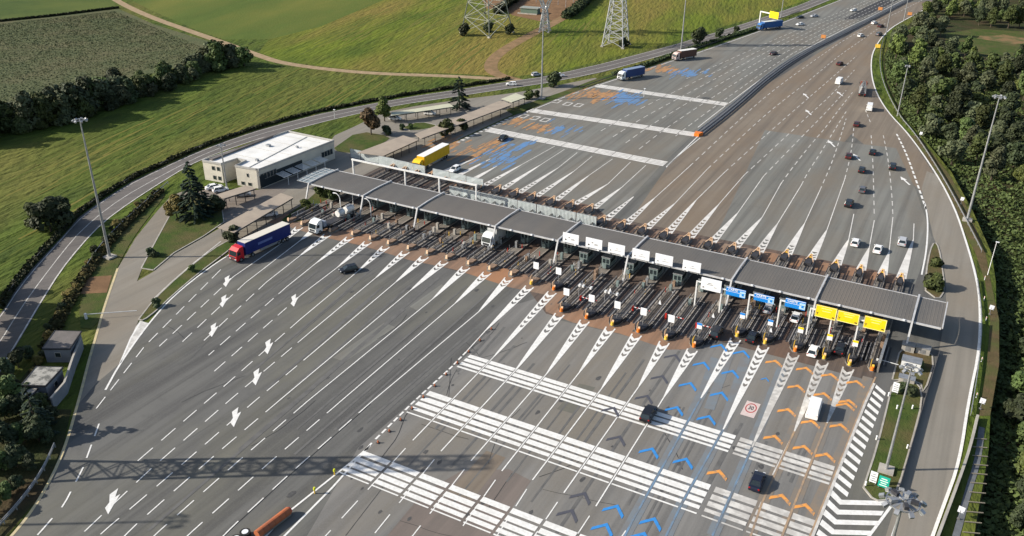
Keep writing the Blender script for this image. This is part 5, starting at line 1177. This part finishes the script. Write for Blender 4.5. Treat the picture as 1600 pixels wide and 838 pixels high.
o = pw[0]; t = thing('parapet_wall', 'pale concrete parapet along the service road at the bottom right', 'wall', (o.x, o.y, .05)); MB().wallstrip([(p.x-o.x, p.y-o.y) for p in pw], .4, 0, .85).obj('wall', CONCL, t)
dr = smoothline(poly((1534, 668), (1528, 720), (1512, 770), (1494, 838), (1470, 920))); MB().strip(dr, .9, .05).obj('drain_channel', M('channel_concrete', (.15, .16, .17), (.1, .105, .11), scale=.8, rough=.9), kind='structure')
fl_ = resample(poly((1539, 690), (1541, 730), (1536, 790), (1528, 838)), 11); t = thing('stake_steps', 'row of pale timber stakes across the slope beside the drain channel', 'revetment', (fl_[0].x, fl_[0].y, .05))
for p in fl_: MB().beam((p.x-fl_[0].x-1.9, p.y-fl_[0].y-.3, .1), (p.x-fl_[0].x+.2, p.y-fl_[0].y+.5, .12), .12, .12).obj('stake', M('stake', (.24, .21, .16), rough=.9) if p is fl_[0] else bpy.data.materials['stake'], t)
guardrail('guard_rail', 'dark guard rail between the grass island and the right service road', poly((1466, 556), (1456, 590), (1444, 628), (1425, 695), (1404, 768)), 2.5, mat=RAILM, rails=((.5, .8),))
guardrail('guard_rail', 'pale guard rail between the ring road verge and the lawn', poly((138, 416), (160, 383), (200, 343), (263, 288)), 3)
guardrail('guard_rail', 'double guard rail along the curved kerb at the bottom left', poly((87, 700), (70, 738), (48, 772), (20, 806), (-12, 840), (-60, 890)), 2.5, rails=((.62, .3), (1.0, .1)))
guardrail('guard_rail', 'guard rail along the outer edge of the ring road', [P(x-3, y-3) for x, y in ringO[2:18]], 5, mat=RAILM)
guardrail('guard_rail', 'guard rail between the far entry lanes and the service road', poly((905, 140), (940, 127), (1050, 90), (1100, 74), (1181, 46), (1250, 19)), 5, mat=RAILM)
# overhead gantry with a yellow sign, far left
p = P(1186, 41); t = thing('sign_gantry', 'white cantilever gantry with a yellow sign above the blue lorry', 'gantry', (p.x, p.y, .05), math.radians(-30))
MB().box((0, 0, 3.6), (.5, .5, 7.2)).obj('post', WHITE, t); MB().box((5.5, 0, 7.2), (11.5, .5, .5)).obj('boom', WHITE, t); MB().box((9.2, -.35, 6.9), (5.8, .25, 3.2)).obj('panel', SIGNY, t)
# small signs
for k, (x, y, lb) in enumerate(((1437, 216, 'small white sign by the wood, top of the right barrier bend'), (1501, 320, 'small white sign by the barrier beside the tall mast'), (1546, 492, 'small white sign in the brown verge beside the canopy end'), (1531, 640, 'small white sign where the brown verge narrows'), (1497, 812, 'small white sign by the drain channel at the bottom right'))):
    p = P(x, y); t = thing('verge_sign', lb, 'sign', (p.x, p.y, .05), math.radians(-12), 'small white verge signs'); MB().tube((0, 0, 0), (0, 0, 1.6), .05, n=6).obj('post', STEEL, t); q_ = MB().box((0, -.06, 1.5), (.85, .06, .9)).obj('panel', M('dull_sign', (.5, .51, .54), rough=.5) if k == 0 else bpy.data.materials['dull_sign'], t); q_.rotation_euler = (math.radians(-20), 0, 0); MB().box((0, -.05, .1), (.4, .04, .35)).obj('printed_mark', RAILM, q_)
for k, (x, y, w_, h_, m, lb) in enumerate(((1397, 617, 1.0, 1.9, SIGNW, 'white notice board at the top corner of the grass island'), (1362, 758, 1.0, 1.9, SIGNW, 'white notice board beside the green sign'), (1378, 766, 1.5, 1.9, SIGNG, 'green sign with white lines of text on the grass island tip'))):
    p = P(x, y); t = thing('notice_board', lb, 'sign', (p.x, p.y, .15), math.radians(-4)); q_ = MB().box((0, 0, 1.35), (w_, .1, h_)).obj('panel', m, t)
    for s in (-1, 1): MB().box((s*w_*.4, .1, .7), (.08, .08, 1.4)).obj('post', STEEL, t)
    for j in range(4): MB().box((0, -.07, .75+j*.38), (w_*(.55 if j % 2 else .75), .03, .13)).obj('printed_mark', SIGNW if m is SIGNG else STEEL, t)
for k, (x, y) in enumerate(((1352, 760), (1369, 688), (1401, 640), (1388, 620), (1425, 640), (1417, 702))):
    p = P(x, y); t = thing('kerb_post', 'short white marker post on the grass island kerb', 'marker post', (p.x, p.y, .1), 0, 'kerb marker posts'); MB().tube((0, 0, 0), (0, 0, .7), .14, .12, 8).obj('shaft', WHITE, t); MB().tube((0, 0, .7), (0, 0, .78), .15, .1, 8).obj('cap', SIGNW, t)
for k, (x, y) in enumerate(((1538, 438), (1537, 470), (1540, 502), (1533, 566), (1525, 622))):
    p = P(x, y); t = thing('delineator_post', 'thin pale delineator post in the brown verge', 'marker post', (p.x, p.y, .05), 0, 'verge delineators'); MB().tube((0, 0, 0), (0, 0, 1.0), .08, .07, 6).obj('shaft', WHITE, t); MB().box((0, 0, .8), (.2, .1, .18)).obj('reflector', ORANGE, t)
# gravel strip equipment
for k, (x, y, sx, sy, sz, lb) in enumerate(((1418, 548, 2.2, 1.6, 1.3, 'beige equipment cabinet under the right end of the canopy'), (1441, 552, 2.4, 1.5, 1.2, 'beige equipment cabinet beside the service road below the canopy end'), (1422, 575, 3.2, 2.2, 1.6, 'grey-white plant unit on the gravel strip below the canopy end'), (1416, 596, 2.6, 1.4, .7, 'low pale concrete box on the gravel strip above the grass island'))):
    p = P(x, y); t = thing('equipment_cabinet', lb, 'cabinet', (p.x, p.y, .14)); MB().box((0, 0, sz/2), (sx, sy, sz)).obj('housing', CONCL if k != 2 else WHITE, t); MB().box((0, 0, sz+.05), (sx+.15, sy+.15, .1)).obj('lid', STEEL, t); MB().box((0, -sy/2-.02, sz*.5), (sx*.4, .04, sz*.7)).obj('door', STEEL, t)
# crash cushion, yellow posts, stubs at the bottom left separator
a, c = P(402, 842), P(452, 804); d = (c-a); t = thing('crash_cushion', 'rust-red tubular crash cushion pointing at the toll lanes, bottom edge', 'crash cushion', (a.x, a.y, .1)); dd = d.normalized(); L = d.length
for k in range(6): MB().tube(dd*(L*(k/6+.004))+Vector((0, 0, .62)), dd*(L*((k+1)/6-.004))+Vector((0, 0, .62)), .6, n=16).obj('tube_segment', RUST, t)
MB().tube(dd*L+Vector((0, 0, .62)), dd*(L+.25)+Vector((0, 0, .62)), .52, .42, 16).obj('end_cap', REDM, t); 
b = MB(); s_ = Vector((-dd.y, dd.x, 0)); b.prism([tuple((dd*u+s_*v)[:2]) for u, v in ((0, -.5), (L, -.5), (L, .5), (0, .5))], 0, .3); b.obj('skid_base', CONC, t)
for k in range(3): p = P(384-k*14, 838+k*10); o_ = thing('tyre_stack', ('black tyre ring with white rim behind the crash cushion', 'second black tyre ring behind the crash cushion', 'third black tyre ring behind the crash cushion')[k], 'tyres', (p.x, p.y, .1)); MB().tube((0, 0, 0), (0, 0, .7), .75, n=14).obj('tyre', RUBBER, o_); MB().tube((0, 0, .7), (0, 0, .76), .45, n=14).obj('rim', SIGNW, o_)
for k, (x, y) in enumerate(((492, 772), (523, 743))):
    p = P(x, y); t = thing('delineator_post', ('yellow-green delineator post nearest the rust-red crash cushion', 'yellow-green delineator post where the separator lines meet')[k], 'marker post', (p.x, p.y, .1)); MB().tube((0, 0, 0), (0, 0, .8), .1, n=8).obj('shaft', YEL, t); b = MB(); b.tube((0, 0, .7), (0, 0, 1.1), .19, .15, 10); b.obj('cap', M('lime_marker', (.6, .62, .03), rough=.5) if k == 0 else bpy.data.materials['lime_marker'], t)
stub = None
for k in range(11):
    p = P(lerp(762, 584, k/10), lerp(515, 692, k/10)); p += Vector((.7, .2, 0))
    if stub is None: stub = thing('separator_stub', 'small brown stub post along the dashed separator line', 'marker post', (p.x, p.y, .1), 0, 'separator stubs'); MB().tube((0, 0, 0), (0, 0, .45), .16, .12, 8).obj('shaft', RUST, stub); MB().box((0, 0, .03), (.5, .5, .06)).obj('base', DARKM, stub)
    else: dup(stub, (p.x, p.y, .1))
# gate across the left service road
p, q = P(135, 499), P(215, 493); t = thing('barrier_gate', 'thin white boom gate closed across the left service road', 'barrier', (p.x, p.y, .08)); MB().box((0, 0, .6), (.4, .4, 1.2)).obj('housing', WHITE, t); MB().beam((0, 0, 1.0), (q.x-p.x, q.y-p.y, 1.0), .09, .12).obj('arm', WHITE, t)

# ------------------------------------------------------------------ vegetation
def leaves(b, rng, centre, rad, n, size, flat_=.5, up=.25):
    cx_, cy_, cz = centre
    for _ in range(n):
        while True:
            u = Vector((rng.uniform(-1, 1), rng.uniform(-1, 1), rng.uniform(-1, 1)))
            if .18 < u.length < 1: break
        u = u.normalized()*(u.length**.45)
        p = Vector((cx_+u.x*rad[0], cy_+u.y*rad[1], cz+u.z*rad[2]))
        nn = (u+Vector((rng.uniform(-.8, .8), rng.uniform(-.8, .8), rng.uniform(-.5, .9)+up))).normalized(); a = nn.orthogonal().normalized(); a.rotate(Matrix.Rotation(rng.uniform(0, 6.28), 3, nn)); c = nn.cross(a)
        s = size*rng.uniform(.6, 1.35)
        b.add([p-a*s-c*s*.55, p+a*s*.2-c*s*.75, p+a*s+c*s*.2, p-a*s*.1+c*s*.8], [(0, 1, 2, 3)])
def broad(seed, h, r, n=1500, size=.42, blobs=11, low=.28, mat=L_OAK):
    rng = random.Random(seed); b = MB()
    for k in range(blobs):
        t = rng.random(); a = rng.uniform(0, 6.28); z = lerp(h*low, h*.92, t); rr = r*(1-abs(t-.35)*.9)*rng.uniform(.25, .75); br = r*rng.uniform(.32, .55)
        leaves(b, rng, (math.cos(a)*rr, math.sin(a)*rr, z), (br, br, br*.8), n//blobs, size)
    leaves(b, rng, (0, 0, h*.6), (r*.6, r*.6, h*.3), n//6, size)
    cm = b.mesh('crown', mat); b = MB(); b.tube((0, 0, 0), (.1, 0, h*.45), h*.028, h*.017, 7); top = Vector((.1, 0, h*.45))
    for k in range(5):
        a = 6.28*k/5+rng.random(); b.tube(top*(.6+.08*k), top+Vector((math.cos(a)*r*.6, math.sin(a)*r*.6, h*(.12+.05*k))), h*.011, h*.005, 5)
    return cm, b.mesh('trunk', BARK)
def conifer(seed, h, r, n=1700, size=.4, mat=L_CONI, base=.1):
    rng = random.Random(seed); b = MB(); tiers = int(h*1.1)
    for k in range(tiers):
        t = k/tiers; z = h*(base+(1-base)*t); rr = r*(1-t)**.8*rng.uniform(.8, 1.15)+.2; nb = max(4, int(9*(1-t)+3))
        for j in range(nb):
            a = rng.uniform(0, 6.28); L = rr*rng.uniform(.7, 1.1)
            for q in range(max(3, int(n/tiers/nb*(1.5-t)))):
                f = rng.uniform(.15, 1)**.7; p = Vector((math.cos(a)*L*f, math.sin(a)*L*f, z-.22*L*f+rng.uniform(-.2, .15))); s = size*rng.uniform(.5, 1.2)
                d = Vector((math.cos(a+rng.uniform(-.7, .7)), math.sin(a+rng.uniform(-.7, .7)), rng.uniform(-.6, .2))).normalized(); c = d.cross(Vector((0, 0, 1))).normalized()
                b.add([p-d*s*.5-c*s*.3, p+d*s*.7-c*s*.12, p+d*s*.7+c*s*.12, p-d*s*.5+c*s*.3], [(0, 1, 2, 3)])
    cm = b.mesh('crown', mat); return cm, MB().tube((0, 0, 0), (0, 0, h*.97), h*.02, .03, 7).mesh('trunk', BARK)
def tree(meshes, p, label, cat='tree', group=None, s=1.0, rz=0.0, name='tree', z=0.0, mat=None, sz=None):
    t = thing(name, label, cat, (p.x, p.y, z), rz, group); t.scale = (s, s, sz or s); link('trunk', meshes[1], t); o = link('crown', meshes[0], t)
    if mat: o.material_slots[0].link = 'OBJECT'; o.material_slots[0].material = mat
    return t
BR = [broad(10+k, h, r, n, .45, bl) for k, (h, r, n, bl) in enumerate(((9, 3.6, 1700, 12), (10.5, 3.9, 1900, 14), (8, 3.8, 1600, 11), (11, 3.3, 1700, 13), (7, 3.2, 1300, 9)))]
HB = [broad(20+k, h, r, 1700, .42, 14, .06) for k, (h, r) in enumerate(((6.5, 3.8), (8, 4.0), (5, 3.4), (9.5, 3.6)))]
BU = [broad(30+k, h, r, n, .3, bl, .2) for k, (h, r, n, bl) in enumerate(((2.6, 1.7, 700, 8), (1.8, 1.3, 450, 6), (3.4, 2.0, 900, 9)))]
CO = [conifer(50, 15.5, 4.8, 9000, .6), conifer(51, 10.5, 3.6, 6500, .5), conifer(52, 8, 2.2, 3600, .4)]
rng = random.Random(99)
tree(CO[0], P(306, 342), 'tall dark spruce in front of the cream service building', name='spruce_tree')
tree(CO[1], P(320, 336), 'shorter dark conifer close behind the tall spruce', name='spruce_tree', s=.85, rz=1)
tree(BR[2], P(277, 342), 'ochre-green rounded tree left of the tall spruce', mat=L_OCHRE, s=.78)
tree(BR[4], P(80, 362), 'large dark bush beside the ring road, casting a shadow across it', 'bush', mat=L_DARK, s=1.35, name='bush', sz=1.25)
tree(BR[4], P(100, 350), 'smaller dark bush right of the large roadside bush', 'bush', mat=L_DARK, s=.95, name='bush', rz=2)
tree(BR[4], P(62, 356), 'dark bush left of the large roadside bush', 'bush', mat=L_OAK, s=.95, name='bush', rz=4)
tree(BR[0], P(580, 211), 'copper-brown round tree near the pale carport', mat=L_RED, s=1.0, name='tree')
tree(BR[3], P(601, 190), 'slender bright green tree behind the copper-brown tree', mat=L_LIGHT, s=.78)
tree(CO[1], P(718, 170), 'broad dark cedar at the right end of the pale carport', name='cedar_tree', s=1.15)
for k, (x, y, s, j, lb, m) in enumerate(((698, 212, 1.5, 2, 'dark bush against the long brownish carport, left one', L_OAK), (722, 203, 1.3, 0, 'grey-green bush against the long brownish carport, right one', L_OAK), (604, 211, 1.1, 0, 'low dark bush right of the copper-brown tree', L_DARK), (628, 203, .9, 1, 'small bush on the yellowish lawn strip', L_DARK), (642, 201, .8, 1, 'smaller bush at the tip of the yellowish lawn strip', L_OAK), (338, 330, 1.2, 2, 'clipped dark bush between spruce and small carport', L_DARK),
        (236, 400, .9, 1, 'low shrub on the triangular island tip, left', L_DARK), (243, 402, .8, 1, 'low shrub on the triangular island tip, right', L_DARK), (827, 156, 1.3, 0, 'shrub left of the rear light mast', L_OAK), (838, 152, 1.2, 1, 'low shrub close to the rear light mast', L_DARK), (866, 136, 1.6, 2, 'spreading shrub right of the rear light mast', L_DARK), (1092, 68, 2.0, 2, 'dark roadside shrub behind the brown lorry', L_DARK), (1124, 58, 1.5, 0, 'dark roadside shrub between two lorries', L_DARK), (1150, 52, 1.5, 1, 'low roadside shrub left of the gantry', L_DARK),
        (1459, 452, 1.25, 0, 'big green bush on the island at the canopy end', L_OAK), (1453, 446, 1.0, 0, 'dark bush at the canopy end, left of the bigger one', L_DARK), (1462, 418, .9, 0, 'small bush at the top of the canopy-end island', L_OAK), (1435, 575, .8, 1, 'small shrub on the gravel strip', L_OAK), (1410, 612, .8, 1, 'low shrub behind the white notice board', L_DARK), (1424, 618, .9, 1, 'low shrub at the upper edge of the grass island', L_DARK),
        (365, 376, 1.3, 0, 'dark shrub behind the red lorry cab', L_DARK), (245, 480, .9, 1, 'low shrub at the lower tip of the long grass island', L_DARK), (300, 425, .8, 1, 'low shrub along the long grass island', L_OAK), (726, 56, 1.6, 2, 'dark bush at the left foot of the wide pylon', L_DARK), (764, 50, 1.7, 0, 'dark bush at the back foot of the wide pylon', L_DARK), (797, 54, 1.4, 2, 'dark bush at the right foot of the wide pylon', L_DARK), (974, 74, 1.6, 0, 'dark bush at the right foot of the pale meadow pylon', L_DARK), (500, 308, 1.1, 0, 'shrub under the glazed canopy end', L_OAK), (520, 312, 1.2, 2, 'green shrub behind the first canopy column', L_OAK), (478, 328, 1.0, 0, 'low shrub in front of the first canopy column', L_LIGHT))):
    tree(BU[j], P(x, y), lb, 'bush', s=s, rz=rng.uniform(0, 6), name='bush', mat=m)
# hedgerow trees on the left
HR = resample(poly((-70, 226), (0, 210), (60, 198), (120, 184), (180, 164), (245, 142), (300, 120), (345, 106), (402, 97)), 110)
for k in range(1, 104):
    p = HR[k]; q = Vector((p.x+rng.uniform(-5, 4), p.y+rng.uniform(-2.5, 2.5), 0)); big = 1.0 if k < 50 or k > 88 else .68
    tree(HB[rng.randrange(4)], q, 'tree in the dark hedgerow along the far side of the meadow', group='hedgerow trees', s=rng.uniform(.8, 1.5)*big, rz=rng.uniform(0, 6), mat=rng.choice((L_DARK, L_GREY, L_OAK, L_GREY, L_OAK)), name='hedgerow_tree')
# trees at the left edge whose shadows cross the ring road, and the scrub at the bottom left
for k, (x, y, s) in enumerate(((-26, 486, 1.1), (-40, 512, 1.2), (-52, 540, 1.25), (-62, 566, 1.2), (-75, 596, 1.2), (-52, 462, 1.0))):
    tree(BR[k % 5], P(x, y), 'tree beyond the left edge shading the ring road', group='trees shading the ring road', s=s*1.0, rz=k, mat=L_DARK)
for k, (x, y, s, j) in enumerate(((8, 655, .55, 4), (30, 648, .5, 2), (52, 660, .55, 4), (14, 700, .6, 2), (38, 692, .55, 4), (62, 690, .55, 0), (5, 735, .5, 4), (28, 730, .5, 2), (48, 735, .4, 4), (-12, 690, .6, 1), (-22, 740, .6, 2), (72, 668, .5, 4), (0, 630, .55, 2), (18, 610, .45, 4), (10, 780, .4, 4), (-15, 800, .5, 2), (30, 765, .35, 4), (48, 560, .4, 4), (30, 575, .5, 2), (14, 590, .45, 0), (44, 625, .45, 4), (66, 640, .4, 2), (84, 655, .35, 4), (78, 690, .4, 4), (20, 640, .6, 1))):
    tree(BR[j], P(x, y), 'scrubby tree in the shaded thicket left of the curved kerb', group='thicket trees', s=s, rz=k, mat=rng.choice((L_DARK, L_OAK)))
tree(CO[2], P(60, 676), 'small dark conifer in the thicket, its pointed shadow on the road', name='conifer_tree', s=1.15)
for k in range(34):
    t_ = k/33; p = P(*[lerp(a, c, t_) for a, c in ((62, 196), (538, 326))]) if False else None
V1 = resample(poly((40, 640), (62, 560), (80, 510), (104, 468), (128, 428), (150, 396), (176, 364), (205, 336), (240, 304)), 34)
for k, p in enumerate(V1):
    tree(BU[k % 3], Vector((p.x+rng.uniform(-1.2, 1.2), p.y, 0)), 'scrub bush on the verge between ring road and guard rail', 'bush', 'verge scrub', rng.uniform(.4, .8), rng.uniform(0, 6), 'bush', mat=rng.choice((L_HEDGE, L_DARK, L_OCHRE)), sz=rng.uniform(.3, .55))
# hedges as leafy bands
def hedge(name, label, pts, h, wd, n, mat, size=.3, cat='hedge', kind=None):
    pts = resample(smoothline(pts), 200); rg = random.Random(len(label)); b = MB()
    for _ in range(n):
        i = rg.randrange(199); p = pts[i].lerp(pts[i+1], rg.random()); hh = h*(.75+.25*math.sin(i*.7)*math.sin(i*.23)); q = Vector((p.x+rg.uniform(-.5, .5)*wd, p.y+rg.uniform(-.5, .5)*wd, rg.random()**.6*hh+.05))
        nn = Vector((rg.uniform(-1, 1), rg.uniform(-1, 1), rg.uniform(-.2, 1.3))).normalized(); a = nn.orthogonal(); a.rotate(Matrix.Rotation(rg.uniform(0, 6.28), 3, nn)); c = nn.cross(a); s = size*rg.uniform(.6, 1.4)
        b.add([q-a*s-c*s*.6, q+a*s*.3-c*s*.8, q+a*s+c*s*.3, q-a*s*.2+c*s*.8], [(0, 1, 2, 3)])
    t = tag(b.obj(name, mat), label, cat); return t
hedge('roadside_hedge', 'low dark hedge along the outer edge of the ring road', [P(x-4, y-3) for x, y in ringO[2:19]], .95, 1.3, 13000, L_HEDGE, .3)  # dark leaves stand in for the shadow strip of rail and ditch
hedge('scrub_band', 'band of brownish scrub between the ring road and the pale guard rail', poly((74, 545), (100, 486), (128, 438), (155, 400), (182, 366), (210, 338), (250, 300)), .8, 2.0, 6000, M('brown_scrub', (.075, .062, .03), (.04, .045, .018), scale=.5, rough=.9, spec=.1), .3, 'scrub')
hedge('trimmed_hedge', 'thick dark hedge at the right of the substation yard', poly((884, 30), (900, 20), (915, 6), (935, -12)), 4.5, 4.5, 5000, L_DARK, .5)
hedge('trimmed_hedge', 'thick dark hedge at the left of the substation yard', poly((776, 22), (795, 10), (812, -4)), 4, 4, 3000, L_DARK, .5)
hedge('roadside_hedge', 'ragged dark hedge between the ring road and the far entry lanes', poly((960, 118), (1000, 107), (1050, 88), (1060, 84), (1130, 62), (1180, 47)), 1.4, 2.2, 6000, L_DARK, .35)
hedge('field_hedge', 'dark line of growth between the two fields at top left', poly((-120, 46), (0, 34), (40, 30)), .9, 1.2, 2000, L_DARK, .4)
hedge('field_hedge', 'dark line of growth reaching the dirt track at top left', poly((40, 30), (80, 26), (185, 13)), .9, 1.2, 2400, L_DARK, .4)
# the wood on the right: one object per tree
def wood_ok(x, y):
    e = edge_x(y)
    if x < e+2.6: return False
    if 438 < y < 514 and CLX+21 < x < CLX+94: return False
    if 222 < y < 268 and x < e+13: return False
    if 185 < y <= 222 and x < e+9: return False
    if y <= 185 and x < e+4.5: return False
    return True
pts = []; tries = 0
while len(pts) < 262 and tries < 40000:
    tries += 1; y = 108+(620-108)*rng.random()**1.15; x = edge_x(y)+rng.uniform(2.6, 72 if y > 300 else 40)
    if x > 46-.02*y and y < 400: continue
    if not wood_ok(x, y): continue
    dm = 4.3 if y < 260 else 5.2
    if all((x-a)**2+(y-c)**2 > dm*dm for a, c in pts): pts.append((x, y))
for x, y in pts:
    near = y < 215
    tree(BR[rng.randrange(5)], Vector((x, y)), 'broadleaf tree in the lower near part of the wood, right edge' if near else 'broadleaf tree in the dense wood beyond the right-hand barrier' if y < 340 else 'broadleaf tree in the far part of the wood behind the barrier bend', group='woodland trees', s=rng.uniform(.42, .72) if near else rng.uniform(.7, 1.15), rz=rng.uniform(0, 6), z=drop(y)-.1, mat=rng.choice((L_OAK, L_DARK, L_DARK, L_LIGHT) if near else (L_OAK, L_OAK, L_DARK, L_GREY, L_GREY, L_LIGHT, L_DARK)), name='woodland_tree')
# undergrowth
rg = random.Random(5); b = MB()
for _ in range(62000):
    y = 105+(430-105)*rg.random()**1.6; e = edge_x(y); x = e+.6+rg.random()**1.3*46
    hh = (.5+.5*math.sin(x*.7+y*.31)*math.sin(y*.53-x*.2))*1.5*rg.random()
    q = Vector((x, y, drop(y)+.1+hh)); nn = Vector((rg.uniform(-1, 1), rg.uniform(-1, 1), rg.uniform(.1, 1.6))).normalized(); a = nn.orthogonal(); a.rotate(Matrix.Rotation(rg.uniform(0, 6.28), 3, nn)); c = nn.cross(a); s = rg.uniform(.18, .42)
    b.add([q-a*s-c*s*.6, q+a*s*.3-c*s*.8, q+a*s+c*s*.3, q-a*s*.2+c*s*.8], [(0, 1, 2, 3)])
b.obj('undergrowth', L_OAK, kind='stuff')
# crop rows and grass tufts as small leaf blades
def tufts(name, mat, n, region, size, seed, hmax=.6):
    rg = random.Random(seed); b = MB(); tri = region
    for _ in range(n):
        u, v = rg.random(), rg.random(); p = tri[0].lerp(tri[1], u).lerp(tri[3].lerp(tri[2], u), v)
        s = size*rg.uniform(.5, 1.5); a = rg.uniform(0, 3.14); d = Vector((math.cos(a)*s, math.sin(a)*s, 0)); h = Vector((rg.uniform(-.2, .2), rg.uniform(-.2, .2), rg.uniform(.4, 1)*hmax))
        b.add([p-d, p+d, p+d*.4+h, p-d*.5+h], [(0, 1, 2, 3)])
    b.obj(name, mat, kind='stuff')
tufts('crop_plants', M('crop_leaf', (.125, .135, .068), (.09, .105, .048), scale=.3, rough=.9, spec=.1), 22000, poly((0, 38), (180, 18), (335, 82), (-20, 176)), .34, 1, .22)
